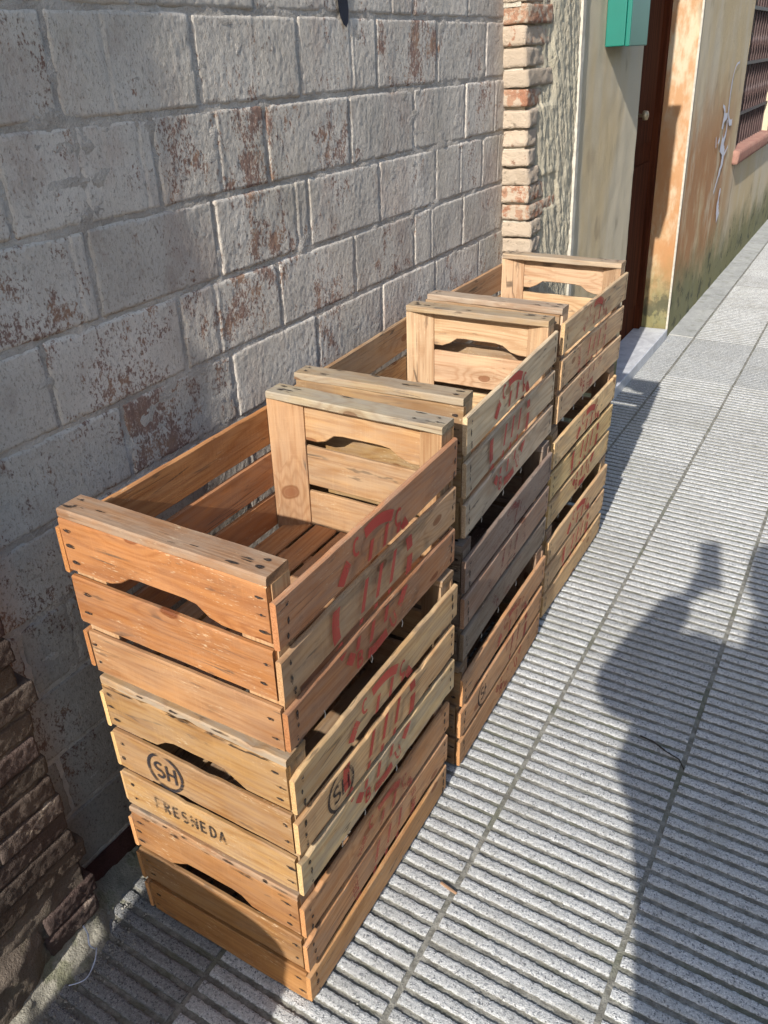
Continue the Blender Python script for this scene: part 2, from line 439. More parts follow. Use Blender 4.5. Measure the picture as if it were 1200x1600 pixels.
def empty(name, loc=(0, 0, 0), rz=0.0):
    o = bpy.data.objects.new(name, None)
    o.empty_display_size = 0.1
    o.location = loc; o.rotation_euler = (0, 0, rz)
    COL.objects.link(o)
    return o

class MB:
    """collects faces for one mesh"""
    def __init__(s): s.v = []; s.f = []; s.m = []
    def quad(s, a, b, c, d, mi=0):
        n = len(s.v); s.v += [a, b, c, d]; s.f.append((n, n + 1, n + 2, n + 3)); s.m.append(mi)
    def poly(s, pts, mi=0):
        n = len(s.v); s.v += list(pts); s.f.append(tuple(range(n, n + len(pts)))); s.m.append(mi)
    def box(s, x0, x1, y0, y1, z0, z1, mi=0):
        n = len(s.v)
        s.v += [(x0, y0, z0), (x1, y0, z0), (x1, y1, z0), (x0, y1, z0), (x0, y0, z1), (x1, y0, z1), (x1, y1, z1), (x0, y1, z1)]
        for q in ((3, 2, 1, 0), (4, 5, 6, 7), (0, 1, 5, 4), (1, 2, 6, 5), (2, 3, 7, 6), (3, 0, 4, 7)):
            s.f.append(tuple(n + i for i in q)); s.m.append(mi)
    def tube(s, pts, r, seg=6, mi=0):
        pts = [Vector(p) for p in pts]
        rr = r if isinstance(r, (list, tuple)) else [r] * len(pts)
        n0 = len(s.v)
        for i, p in enumerate(pts):
            d = (pts[min(i + 1, len(pts) - 1)] - pts[max(i - 1, 0)]).normalized()
            a = d.orthogonal().normalized() if abs(d.z) > 0.9 else d.cross(Vector((0, 0, 1))).normalized()
            b = d.cross(a).normalized()
            for k in range(seg):
                t = 2 * math.pi * k / seg
                s.v.append(tuple(p + (a * math.cos(t) + b * math.sin(t)) * rr[i]))
        for i in range(len(pts) - 1):
            for k in range(seg):
                k2 = (k + 1) % seg
                s.f.append((n0 + i * seg + k, n0 + i * seg + k2, n0 + (i + 1) * seg + k2, n0 + (i + 1) * seg + k)); s.m.append(mi)
        s.f.append(tuple(n0 + k for k in range(seg))[::-1]); s.m.append(mi)
        e = n0 + (len(pts) - 1) * seg
        s.f.append(tuple(e + k for k in range(seg))); s.m.append(mi)
    def build(s, name, mats, parent=None, smooth=False):
        return mesh_obj(name, s.v, s.f, mats, parent, s.m, smooth)

def N(x, y, z, sc=1.0):
    return noise.noise(Vector((x * sc, y * sc, z * sc)))

def fractal(x, y, z, o=3):
    return noise.fractal(Vector((x, y, z)), 0.8, 2.1, o)

# ================================================================== SETTING
STREET_ROT = -R(0.8)
ORG = (-0.1195, 0, 0)                      # street frame: local x = out from the block wall, y = along the street

# ---- ground / road
g = MB(); g.quad((-60, -60, -0.16), (60, -60, -0.16), (60, 120, -0.16), (-60, 120, -0.16))
tag(g.build('ground', M['asphalt']), kind='structure')
g = MB(); g.box(2.10, 9.0, -30, 80, -0.20, -0.11)
o = g.build('road', M['asphalt']); o.location = ORG; o.rotation_euler = (0, 0, STREET_ROT); tag(o, kind='structure')
kroot = empty('kerb', ORG, STREET_ROT); tag(kroot, kind='structure')
for i in range(24):
    g = MB(); g.box(1.955, 2.095, -4 + i * 0.7, -4 + i * 0.7 + 0.692, -0.2, -0.002)
    g.build('kerb_stone', M['kerb'], kroot)

# ---- pavement
pave = empty('pavement', ORG, STREET_ROT); tag(pave, kind='structure')
PITCH = 0.33
J0 = 0.2945                                 # first joint visible right of the wall
def tile_mesh(seed, bars=10, depth=0.0066, fine=False):
    rg = random.Random(seed)
    nx = 110
    half = PITCH / 2 - 0.0056
    hy = PITCH / 2 - 0.0004
    bp = 2 * hy / bars
    prof = []
    for b in range(bars):
        y0 = -hy + b * bp
        gw = bp * (0.36 if not fine else 0.28)
        if b == 0: prof += [(y0, -depth, 0), (y0 + gw * 0.34, -depth, 1)]
        else: prof += [(y0 - gw * 0.30, -depth, b), (y0 + gw * 0.34, -depth, b)]
        prof += [(y0 + gw * 0.46, -depth * 0.45, 300 + b), (y0 + gw * 0.60, -0.0005, 100 + b), (y0 + gw * 0.95, 0.0003, 0), (y0 + bp - gw * 0.80, 0.0003, 0), (y0 + bp - gw * 0.46, -0.0006, 200 + b)]
    prof += [(hy - gw * 0.30, -depth, 9), (hy, -depth, 0)]
    V = []
    for i in range(nx + 1):
        x = -half + 2 * half * i / nx
        for (y, z, k) in prof:
            j = 0.0; dz = 0.0
            if k >= 100:
                j = fractal(x * 190, k * 3.7 + seed * 11.3, 0.3, 4) * 0.0019 + N(x * 22, k * 5.1, seed * 1.9) * 0.0010
                dz = -abs(N(x * 170, k * 2.1, seed + 5.0)) * 0.0018
            elif k > 0:
                j = N(x * 40, k * 1.3, seed * 3.0) * 0.0012
            V.append((x, y + j, z + dz + (N(x * 9, y * 9, seed * 2.0) * 0.0006)))
    n = len(prof)
    F = []
    for i in range(nx):
        for j in range(n - 1):
            a = i * n + j
            F.append((a, a + n, a + n + 1, a + 1))
    # skirts down into the joint
    b0 = len(V)
    for i in (0, nx):
        for j in range(n): V.append((V[i * n + j][0], V[i * n + j][1], -0.012))
    for j in range(n - 1):
        F.append((j, j + 1, b0 + j + 1, b0 + j))
        F.append((nx * n + j + 1, nx * n + j, b0 + n + j, b0 + n + j + 1))
    me = bpy.data.meshes.new('paving_tile')
    me.from_pydata(V, [], F)
    me.update()
    return me
TM = [tile_mesh(s) for s in range(6)]
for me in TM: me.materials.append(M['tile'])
TF = [tile_mesh(20 + s, 14, 0.0030, True) for s in range(2)]
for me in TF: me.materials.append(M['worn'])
for k in range(-5, 28):
    for c in range(-1, 5):
        cx = J0 + (c + 0.5) * PITCH
        cy = 0.213 + (k + 0.5) * PITCH
        if c == -1 and k > 11: continue
        worn = (10 <= k < 12 and c >= 0) or (c == -1 and 9 <= k <= 11)
        me = rnd.choice(TF) if worn else rnd.choice(TM)
        o = bpy.data.objects.new('paving_tile', me)
        o.parent = pave
        o.location = (cx + rnd.uniform(-.001, .001), cy + rnd.uniform(-.001, .001), rnd.uniform(-.0010, .0004))
        o.rotation_euler = (rnd.uniform(-.002, .002), rnd.uniform(-.002, .002), rnd.choice((0, math.pi)) + rnd.uniform(-.003, .003))
        tone = rnd.uniform(0.88, 1.06)
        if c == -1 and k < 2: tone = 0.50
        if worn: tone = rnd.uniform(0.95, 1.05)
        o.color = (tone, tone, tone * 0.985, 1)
        COL.objects.link(o)
# joint mortar sheet under the tiles, slightly uneven
V = []; F = []
xs = [J0 - PITCH - 0.02 + i * 0.0215 for i in range(97)]
ys = [-2.0 + i * 0.04 for i in range(300)]
for y in ys:
    for x in xs:
        V.append((x, y, -0.0042 + N(x * 30, y * 30, 0) * 0.0014))
nx = len(xs)
for j in range(len(ys) - 1):
    for i in range(nx - 1):
        a = j * nx + i
        F.append((a, a + 1, a + 1 + nx, a + nx))
mesh_obj('joint_mortar', V, F, M['joint'], pave)
g = MB(); g.box(-0.3, 1.95, -25, 60, -0.15, -0.013); g.build('concrete_bed', M['strip'], pave)
g = MB(); g.box(0.10, J0 - 0.006, 0.213 + 12 * PITCH + 0.006, 30, -0.012, 0.0015); g.build('concrete_strip', M['strip'], pave)
g = MB(); g.box(J0 + 0.006, 1.94, 0.213 + 28 * PITCH, 60, -0.012, -0.002); g.build('far_paving', M['strip'], pave)

# ---- block wall
WH = 2.30
wall = empty('block_wall', ORG, STREET_ROT)
tag(wall, 'old whitewashed block wall with peeling paint behind the crates', 'wall')
def wdisp(u, z):
    """relief of the lime-washed face, metres"""
    d = fractal(u * 6, z * 5, 1.7, 3) * 0.0014
    d += fractal(u * 95, z * 38, 4.2, 3) * 0.00045
    d += N(u * 240, z * 150, 7.7) * 0.0007
    return d
COURSE, BL = 0.144, 0.2955
ZB = 0.976 - 6 * COURSE                      # 0.112
U0, U1 = -1.6, 1.965
wall_core = []
def block(u0, u1, z0, z1, peel, tone, split):
    nu = max(8, int((u1 - u0) / 0.0040)); nz = 34
    sd = rnd.uniform(0, 50)
    lift = rnd.uniform(-0.0008, 0.0010)
    tiltu = rnd.uniform(-0.004, 0.004)
    V = []; F = []
    um = (u0 + u1) / 2
    wide = 0.004 + 0.003 * rnd.random()
    ribs = [(u0 + (u1 - u0) * f) for f in split]
    for j in range(nz + 1):
        tz = j / nz
        for i in range(nu + 1):
            tu = i / nu
            wob = 0.0022
            u = u0 + (u1 - u0) * tu; z = z0 + (z1 - z0) * tz
            eu = min(u - u0, u1 - u); ez = min(z - z0, z1 - z)
            rag = 0.0025 + 0.010 * max(0.0, fractal(u * 40, z * 40, sd, 2) + 0.15)
            e = max(0.0, 1 - eu / rag) ** 1.5 * 0.0048 + max(0.0, 1 - ez / rag) ** 1.5 * 0.0048
            d = wdisp(u, z) + lift + tiltu * (u - um) - e
            for rb in ribs:
                q = (u - rb + N(z * 30, sd, 1) * 0.002) / 0.0035
                d += -0.0018 * math.exp(-q * q) + 0.0009 * math.exp(-(q - 2.0) ** 2)
            jit_u = N(z * 45, sd, 2.0 if tu < .5 else 8.0) * wob if i in (0, nu) else 0
            jit_z = N(u * 45, sd, 12.0 if tz < .5 else 18.0) * wob if j in (0, nz) else 0
            V.append((d, u + jit_u, z + jit_z))
    n = nu + 1
    for j in range(nz):
        for i in range(nu):
            a = j * n + i
            F.append((a, a + 1, a + 1 + n, a + n))
    # sides going back into the wall
    ring = [i for i in range(n)] + [j * n + nu for j in range(1, nz + 1)] + [nz * n + i for i in range(nu - 1, -1, -1)] + [j * n for j in range(nz - 1, 0, -1)]
    b0 = len(V)
    for r_ in ring: V.append((-0.03, V[r_][1], V[r_][2]))
    L = len(ring)
    for q in range(L):
        q2 = (q + 1) % L
        F.append((ring[q2], ring[q], b0 + q, b0 + q2))
    o = mesh_obj('block', V, F, M['block'], wall, None, True)
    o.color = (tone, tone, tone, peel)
special = {(5, 0.45): 0.92, (6, 0.45): 0.62, (6, 0.7): 0.68, (9, 1.25): 0.60, (7, 0.15): 0.5, (7, 0.45): 0.38, (8, 0.1): 0.42, (5, 0.12): 0.5, (6, 0.15): 0.5, (8, 0.3): 0.4, (9, 0.1): 0.45}
for r_ in range(-1, 15):
    z0 = ZB + r_ * COURSE; z1 = z0 + COURSE
    ph = 0.265 if (r_ % 2 == 1) else 0.437 - BL
    u = ph - BL * 8
    # course seams follow the photograph: joints every 0.2955 m, alternate courses staggered
    while u < U1:
        a, b = max(u, U0), min(u + BL, U1)
        u += BL
        if b - a < 0.03: continue
        peel = max(0.05, rnd.gauss(0.33, 0.14))
        for (rr_, uu), pv in special.items():
            if rr_ == r_ and a < uu < b: peel = pv
        split = []
        if rnd.random() < 0.38: split.append(rnd.choice((0.5, 0.33, 0.66)) + rnd.uniform(-.03, .03))
        if rnd.random() < 0.12: split.append(rnd.uniform(0.85, 0.92))
        tone = rnd.uniform(0.90, 1.08)
        if r_ < 5 and a < 0.35: tone *= 0.46 + 0.09 * r_; peel += 0.22      # shade beside the pier painted into the low courses' tone; more peeled too
        if r_ < 0:
            continue
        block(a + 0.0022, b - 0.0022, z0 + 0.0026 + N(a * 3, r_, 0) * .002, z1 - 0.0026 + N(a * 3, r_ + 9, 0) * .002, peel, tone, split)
# red painted base course
V = []; F = []
nu, nz = 260, 10
for j in range(nz + 1):
    for i in range(nu + 1):
        u = U0 + (U1 - U0) * i / nu; z = -0.05 + (ZB + 0.045) * j / nz
        V.append((0.002 + wdisp(u, z) * 1.2, u, z))
for j in range(nz):
    for i in range(nu):
        a = j * (nu + 1) + i; F.append((a, a + 1, a + nu + 2, a + nu + 1))
mesh_obj('base_course', V, F, M['redpaint'], wall, None, True)
# mortar behind and between the blocks
V = []; F = []
nu, nz = 440, 200
for j in range(nz + 1):
    z = ZB - 0.02 + (WH - ZB) * j / nz
    for i in range(nu + 1):
        u = U0 + (U1 - U0) * i / nu
        V.append((-0.0022 + fractal(u * 20, z * 44, 9.0, 3) * 0.0034, u, z))
for j in range(nz):
    for i in range(nu):
        a = j * (nu + 1) + i; F.append((a, a + 1, a + nu + 2, a + nu + 1))
mesh_obj('mortar', V, F, M['wallmortar'], wall, None, True)
g = MB(); g.box(-0.14, -0.035, U0, U1, -0.05, WH + 0.02); g.build('wall_core', M['wallmortar'], wall)

# black spray stroke on the block wall
def wall_patch(name, cl, widths, mat, label, cat, lift=0.0016, base=None, kind=None, n=7):
    V = []; F = []
    for i, ((u, z), w) in enumerate(zip(cl, widths)):
        a = Vector(cl[max(0, i - 1)]); b = Vector(cl[min(len(cl) - 1, i + 1)])
        d = (b - a).normalized(); p = Vector((d.y, -d.x))
        for k in range(n):
            t = k / (n - 1) - 0.5
            uu, zz = u + p.x * w * t, z + p.y * w * t
            x = (wdisp(uu, zz) if base is None else base) + lift
            V.append((x, uu, zz))
    for i in range(len(cl) - 1):
        for k in range(n - 1):
            a = i * n + k; F.append((a, a + 1, a + n + 1, a + n))
    o = mesh_obj(name, V, F, mat, None, None, base is None)
    o.location = ORG; o.rotation_euler = (0, 0, STREET_ROT)
    return tag(o, label, cat)
cl = [(1.027 - 0.055 * t - 0.0 * t * t, 1.530 + 0.24 * t) for t in [i / 30 for i in range(31)]]
wd = [0.068 * min(1, math.sqrt(max(0.0, t * 9))) * (0.50 + 0.25 * t) for t in [i / 30 for i in range(31)]]
wall_patch('paint_stroke', cl, wd, M['blackspray'], 'black spray paint stroke running down the top of the block wall', 'graffiti', 0.0035)

# ---- rough bricks
def rough_brick(L, D, H, seed, amp=0.004, nl=8, nd=4, nh=4, rr=0.010, fine=0.0):
    """brick along local y, front towards +x, origin at its front centre"""
    V = []; idx = {}; F = []
    def vert(i, j, k):
        key = (i, j, k)
        if key in idx: return idx[key]
        x = -D * i / nd; y = -L / 2 + L * j / nl; z = -H / 2 + H * k / nh
        p = Vector((x, y, z))
        # round the corners off
        cx = abs(x + D / 2) / (D / 2); cy = abs(y) / (L / 2); cz = abs(z) / (H / 2)
        c0 = Vector((max(-D + rr, min(-rr, x)), max(-L / 2 + rr, min(L / 2 - rr, y)), max(-H / 2 + rr, min(H / 2 - rr, z))))
        dd = p - c0
        if dd.length > rr: p = c0 + dd.normalized() * rr * (1 + 0.25 * (dd.length / rr - 1))
        n_ = Vector((fractal(p.x * 55 + seed, p.y * 55, p.z * 55, 4), fractal(p.x * 38, p.y * 38 + seed, p.z * 38 + 7, 3), fractal(p.x * 38 + 3, p.y * 38, p.z * 38 + seed, 3) * 0.7))
        big = Vector((N(p.y * 9, p.z * 9, seed), N(p.z * 20, seed, 1), N(p.y * 12, seed, 2))) * amp
        p = p + n_ * amp * 0.8 + big
        if fine: p = p + Vector((N(p.x * 120 + seed, p.y * 120, p.z * 120), N(p.x * 120, p.y * 120 + seed, p.z * 120), N(p.x * 120, p.y * 120, p.z * 120 + seed))) * fine + Vector((N(p.y * 260, p.z * 260, seed), 0, 0)) * fine * 0.7
        idx[key] = len(V); V.append(p); return idx[key]
    def face(a, b, c, d): F.append((a, b, c, d))
    for j in range(nl):
        for k in range(nh):
            face(vert(0, j, k), vert(0, j + 1, k), vert(0, j + 1, k + 1), vert(0, j, k + 1))
            face(vert(nd, j, k), vert(nd, j, k + 1), vert(nd, j + 1, k + 1), vert(nd, j + 1, k))
    for i in range(nd):
        for k in range(nh):
            face(vert(i, 0, k), vert(i, 0, k + 1), vert(i + 1, 0, k + 1), vert(i + 1, 0, k))
            face(vert(i, nl, k), vert(i + 1, nl, k), vert(i + 1, nl, k + 1), vert(i, nl, k + 1))
        for j in range(nl):
            face(vert(i, j, 0), vert(i + 1, j, 0), vert(i + 1, j + 1, 0), vert(i, j + 1, 0))
            face(vert(i, j, nh), vert(i, j + 1, nh), vert(i + 1, j + 1, nh), vert(i + 1, j, nh))
    return V, F

def displaced_panel(name, mat, parent, u0, u1, z0, z1, fn, step=0.012, smooth=True):
    nu = max(2, int((u1 - u0) / step)); nz = max(2, int((z1 - z0) / step))
    V = []; F = []
    for j in range(nz + 1):
        for i in range(nu + 1):
            u = u0 + (u1 - u0) * i / nu; z = z0 + (z1 - z0) * j / nz
            V.append((fn(u, z), u, z))
    for j in range(nz):
        for i in range(nu):
            a = j * (nu + 1) + i; F.append((a, a + 1, a + nu + 2, a + nu + 1))
    return mesh_obj(name, V, F, mat, parent, None, smooth)

# near brick pier, bottom left
pier = empty('brick_pier', (ORG[0], 0, 0), STREET_ROT)
tag(pier, 'crumbling brown brick pier standing out from the wall at bottom left', 'pier')
EDGE = -0.068
z = 0.045; r_ = 0
while z < 0.98:
    h = rnd.uniform(0.0405, 0.0445)
    y = EDGE + rnd.uniform(-0.014, 0.016)
    first = True
    while y > -0.8:
        L = rnd.choice((0.25, 0.24, 0.125, 0.19)) if not first else rnd.choice((0.115, 0.13, 0.19, 0.24, 0.25))
        Vv, Ff = rough_brick(L, 0.10, h, rnd.uniform(0, 90), 0.0013, max(4, int(L / 0.0046)), 6, 9, 0.0036, 0.0017)
        o = mesh_obj('brick', Vv, Ff, M['brick_near'], pier, None, True)
        prot = 0.047 + rnd.uniform(-0.005, 0.003)
        if y - L < -0.20 and z < 0.17: prot -= 0.012
        o.location = (prot, y - L / 2, z + h / 2)
        o.rotation_euler = (rnd.uniform(-.02, .02), rnd.uniform(-.02, .02), rnd.uniform(-.015, .015))
        tn = rnd.uniform(0.75, 1.15)
        o.color = (tn, tn * rnd.uniform(.92, 1.02), tn * rnd.uniform(.9, 1.0), 1)
        y -= L + rnd.uniform(0.008, 0.013)
        first = False
    z += h + rnd.uniform(0.004, 0.008); r_ += 1
displaced_panel('joint_mortar', M['piermortar'], pier, -1.2, EDGE - 0.010, -0.02, 1.0, lambda u, z: 0.0395 + fractal(u * 30, z * 30, 3.0, 3) * 0.006, 0.010)
displaced_panel('mortar_patch', M['piermortar'], pier, -1.2, -0.185, -0.02, 0.16,
                lambda u, z: 0.058 - max(0, z - 0.11) * 0.5 - max(0.0, u + 0.235) * 0.35 + fractal(u * 22, z * 22, 6.0, 4) * 0.009, 0.008)
g = MB(); g.box(-0.12, 0.030, -1.2, EDGE - 0.02, -0.05, 2.3); g.build('pier_core', M['piermortar'], pier)
# higher up, out of frame, the pier is still rendered
displaced_panel('render_coat', M['cement'], pier, -1.2, EDGE - 0.004, 0.98, 2.3, lambda u, z: 0.050 + fractal(u * 22, z * 9, 8.0, 4) * 0.006, 0.02)
# cement fillet at the foot of pier and wall
def fillet_pt(u, t):
    near = 1 / (1 + math.exp((u + 0.06) / 0.014))
    x0 = -0.012 + near * 0.05
    wdt = (0.058 + 0.010 * N(u * 9, 0, 3)) * (1 - near) + near * (0.062 + 0.012 * N(u * 12, 1, 3))
    hgt = 0.072 * (1 - near) + near * 0.052
    if 1.9 < u: hgt *= 0.8
    x = x0 + wdt * t
    z = hgt * (1 - t) ** 1.6 - 0.004
    nn = fractal(u * 24, t * 4 + 2, 1.0, 4)
    return (x + nn * 0.010 * t, u, z + nn * 0.008 * (1 - 0.5 * t))
V = []; F = []
nu, nt = 340, 12
for i in range(nu + 1):
    for j in range(nt + 1): V.append(fillet_pt(-1.3 + 3.25 * i / nu, j / nt))
for i in range(nu):
    for j in range(nt):
        a = i * (nt + 1) + j; F.append((a, a + 1, a + nt + 2, a + nt + 1)[::-1])
o = mesh_obj('cement_fillet', V, F, M['fillet'], None, None, True)
o.location = ORG; o.rotation_euler = (0, 0, STREET_ROT)
tag(o, 'rough mossy cement fillet along the foot of the wall', 'kerb fillet')

# ---- far pier: limewashed bricks with broken render
LEAN = -R(2.4)                               # the street fronts lean back a little
fp = empty('brick_pier', (ORG[0], 0, 0), STREET_ROT)
fp.rotation_euler = (0, LEAN, STREET_ROT)
tag(fp, 'pale limewashed brick pier with broken cement render beside the doorway', 'pier')
OFF = 0.150
PF = 0.134                                   # face of the bricks
def YF(z): return 1.93 - 0.125 * (z - 0.93)
z = -0.02; i = 0
PB = 0.0537
while z < 2.28:
    zc = z + PB / 2
    h = rnd.uniform(0.0455, 0.0505)
    # length of the return along the street face
    if zc > 1.40: L = 0.205 + rnd.uniform(-.02, .02)
    elif zc > 1.34: L = 0.15 + rnd.uniform(-.03, .02)
    elif 1.02 < zc < 1.13: L = 0.235 + rnd.uniform(-.01, .01)
    else: L = 0.078 + rnd.uniform(-.014, .014)
    Vv, Ff = rough_brick(L, 0.155, h, rnd.uniform(0, 90), 0.0050 if zc < 1.25 else 0.0036, max(5, int(L / 0.010)), 14, 6, 0.0045)
    o = mesh_obj('brick', Vv, Ff, M['brick_far'], fp, None, True)
    o.location = (PF + rnd.uniform(-.005, .004), YF(zc) + L / 2 + rnd.uniform(-.005, .005), zc)
    o.rotation_euler = (rnd.uniform(-.03, .03), rnd.uniform(-.03, .03), rnd.uniform(-.03, .03))
    tn = rnd.uniform(0.92, 1.06); o.color = (tn, tn, tn, 1)
    z += PB; i += 1
V = []; F = []
g = MB()
for q in range(12):
    z0_ = -0.02 + q * 0.2; g.box(-0.12, PF - 0.016, YF(z0_ + .1) + 0.016, 2.29, z0_, z0_ + 0.1999)
g.build('pier_core', M['pierpale'], fp)
def rend(u, z):
    f = YF(z)
    edge = f + 0.085 + 0.03 * N(z * 9, 1.0, 4.0)
    if 1.02 < z < 1.12: edge = f + 0.22
    if z > 1.33: edge = f + 0.20 + 0.025 * N(z * 12, 1, 4)
    k_ = max(0.0, min(1.0, (u - edge) / 0.02))
    ramp_ = max(0.0, min(1.0, (u - f - 0.02) / 0.30))
    d = PF - 0.013 + 0.007 * k_ + ramp_ * (OFF - PF + 0.004)
    v = z * 1.0 + u * 0.9
    d += fractal(u * 55 + z * 16, z * 6 - u * 2, 2.0, 4) * 0.0055 + fractal(u * 120 + z * 30, z * 26, 5.0, 3) * 0.0035
    return d
def rend_panel():
    nu, nz = 60, 340
    V = []; F = []
    for j in range(nz + 1):
        z = -0.02 + 2.32 * j / nz
        for i in range(nu + 1):
            u = YF(z) + 0.02 + (2.287 - YF(z) - 0.02) * i / nu
            V.append((rend(u, z), u, z))
    for j in range(nz):
        for i in range(nu):
            a = j * (nu + 1) + i; F.append((a, a + 1, a + nu + 2, a + nu + 1))
    mesh_obj('render_coat', V, F, M['cement'], fp, None, True)
rend_panel()
V = []; F = []
for j in range(80):
    z = -0.02 + 2.32 * j / 79
    a = 2.272 + N(z * 3, 0, 1) * 0.004; b_ = 2.304 + N(z * 3, 5, 1) * 0.003
    V += [(OFF - 0.02, a, z), (OFF + 0.007 + N(z * 12, 3, 1) * 0.0015, a + 0.004, z), (OFF + 0.008 + N(z * 12, 4, 1) * 0.0015, b_ - 0.004, z), (OFF - 0.01, b_, z)]
for j in range(79):
    for k in range(3):
        a = j * 4 + k; F.append((a, a + 1, a + 5, a + 4))
mesh_obj('edge_bead', V, F, M['white_edge'], fp)

# ---- house with the brown door
house = empty('house', (ORG[0], 0, 0), STREET_ROT)
house.rotation_euler = (0, LEAN, STREET_ROT)
tag(house, 'ochre rendered house with a recessed brown door and a barred window', 'house')
DN, DF = 3.065, 4.10                        # doorway
W0, W1, WZ0, WZ1 = 5.61, 7.05, 0.845, 2.15   # window
def plaster(u, z): return OFF + fractal(u * 14, z * 9, 2.2, 3) * 0.002
TOP = 3.3
displaced_panel('facade', M['ochre'], house, 2.302, DN, -0.02, TOP, plaster, 0.02)
displaced_panel('facade', M['ochre'], house, DF, W0, -0.02, TOP, plaster, 0.03)
displaced_panel('facade', M['ochre'], house, W0, W1, -0.02, WZ0, plaster, 0.03)
displaced_panel('facade', M['ochre'], house, W0, W1, WZ1, TOP, plaster, 0.05)
displaced_panel('facade', M['ochre'], house, W1, 16.0, -0.02, TOP, plaster, 0.06)
displaced_panel('facade', M['ochre'], house, DN, DF, 2.25, TOP, plaster, 0.05)
g = MB()
RD = -0.025                                    # door plane (local x)
def vpanel(x0, x1, y, z0, z1, flip):          # a jamb across the wall
    nx_, nz_ = 8, int((z1 - z0) / 0.03)
    V = []; F = []
    for j in range(nz_ + 1):
        for i in range(nx_ + 1):
            xx = x0 + (x1 - x0) * i / nx_; zz = z0 + (z1 - z0) * j / nz_
            V.append((xx, y + (0 if i in (0, nx_) else fractal(xx * 20, zz * 12, y, 3) * 0.0015), zz))
    for j in range(nz_):
        for i in range(nx_):
            a = j * (nx_ + 1) + i
            q = (a, a + 1, a + nx_ + 2, a + nx_ + 1)
            F.append(q if not flip else q[::-1])
    mesh_obj('jamb', V, F, M['ochre'], house)
vpanel(RD - 0.02, OFF, DF, -0.02, 2.25, False)
vpanel(RD - 0.02, OFF, DN, -0.02, 2.25, True)
g.box(-0.16, -0.09, 2.31, 16, -0.02, TOP)
g.box(-0.088, OFF - 0.004, DN, DF, 2.252, 2.27)
g.build('wall_core', M['ochre'], house)
# pale plaster arris on the far jamb corner
g = MB(); g.box(OFF - 0.006, OFF + 0.004, DF - 0.004, DF + 0.008, 0.0, 2.25); g.build('corner_bead', M['white_edge'], house)
g = MB()
g.box(RD - 0.04, RD, DN, DF, 0.05, 2.25)
for (a, b, z0, z1) in ((DN + 0.10, DN + 0.48, 0.2, 0.95), (DN + 0.58, DF - 0.10, 0.2, 0.95), (DN + 0.10, DN + 0.48, 1.05, 2.1), (DN + 0.58, DF - 0.10, 1.05, 2.1)):
    g.box(RD, RD + 0.012, a, b, z0, z1)
dr = g.build('door', M['door'], house)
dr['label'] = 'dark brown varnished wooden door'
g = MB(); g.box(RD, RD + 0.03, DF - 0.055, DF - 0.002, 0.05, 2.25); g.box(RD, RD + 0.03, DN + 0.002, DN + 0.055, 0.05, 2.25)
g.build('door_frame', M['door'], house)
g = MB()
g.tube([(RD + 0.012, 3.70, 1.185), (RD + 0.03, 3.70, 1.185), (RD + 0.036, 3.70, 1.185), (RD + 0.055, 3.70, 1.185), (RD + 0.06, 3.70, 1.185)], [0.008, 0.008, 0.022, 0.020, 0.008], 14)
k = g.build('door_knob', M['brass'], dr, True)
# threshold slab
g = MB()
g.box(RD - 0.02, OFF + 0.006, DN - 0.02, DF - 0.006, -0.01, 0.048)
th = g.build('threshold', M['marble'], house); th['label'] = 'pale marble threshold slab'
bv = th.modifiers.new('bevel', 'BEVEL'); bv.width = 0.004; bv.segments = 2
# window
wr = OFF - 0.105
g = MB()
g.box(wr - 0.02, wr, W0, W1, WZ0, WZ1); g.build('pane', M['glass'], house)
g = MB()
g.quad((wr, W0, WZ0), (OFF, W0, WZ0), (OFF, W0, WZ1), (wr, W0, WZ1)); g.quad((wr, W1, WZ0), (wr, W1, WZ1), (OFF, W1, WZ1), (OFF, W1, WZ0)); g.quad((wr, W0, WZ1), (OFF, W0, WZ1), (OFF, W1, WZ1), (wr, W1, WZ1))
g.build('window_reveal', M['ochre'], house)
grille = empty('window_grille', (0, 0, 0)); grille.parent = house
gx = OFF - 0.042
nb = 13
for b in range(nb):
    y = W0 + 0.06 + (W1 - W0 - 0.12) * b / (nb - 1)
    pts = []; rad = []
    zz = WZ0 - 0.02
    while zz < WZ1 + 0.02:
        k = min(abs(zz - 1.17), abs(zz - 1.48), abs(zz - 1.8))
        rad.append(0.0075 + (0.006 if k < 0.02 else 0)); pts.append((gx, y, zz)); zz += 0.02
    g = MB(); g.tube(pts, rad, 8); g.build('bar', M['iron'], grille, True)
for zz in (1.05, 1.35, 1.66, 1.97):
    g = MB(); g.box(gx - 0.004, gx + 0.014, W0 - 0.02, W1 + 0.02, zz - 0.010, zz + 0.010); g.build('cross_bar', M['iron'], grille)
sill = empty('window_sill', (0, 0, 0)); sill.parent = house
y = W0 - 0.05
while y < W1 + 0.05:
    Vv, Ff = rough_brick(0.048, 0.16, 0.088, rnd.uniform(0, 90), 0.0014, 4, 6, 4)
    o = mesh_obj('brick', Vv, Ff, M['sill'], sill, None, True)
    o.location = (OFF + 0.040, y + 0.026, WZ0 - 0.046); o.rotation_euler = (0, 0.10, 0)
    y += 0.053
g = MB(); g.box(wr, OFF + 0.030, W0 - 0.045, W1 + 0.05, WZ0 - 0.075, WZ0 - 0.03); g.build('mortar_bed', M['pierpale'], sill)

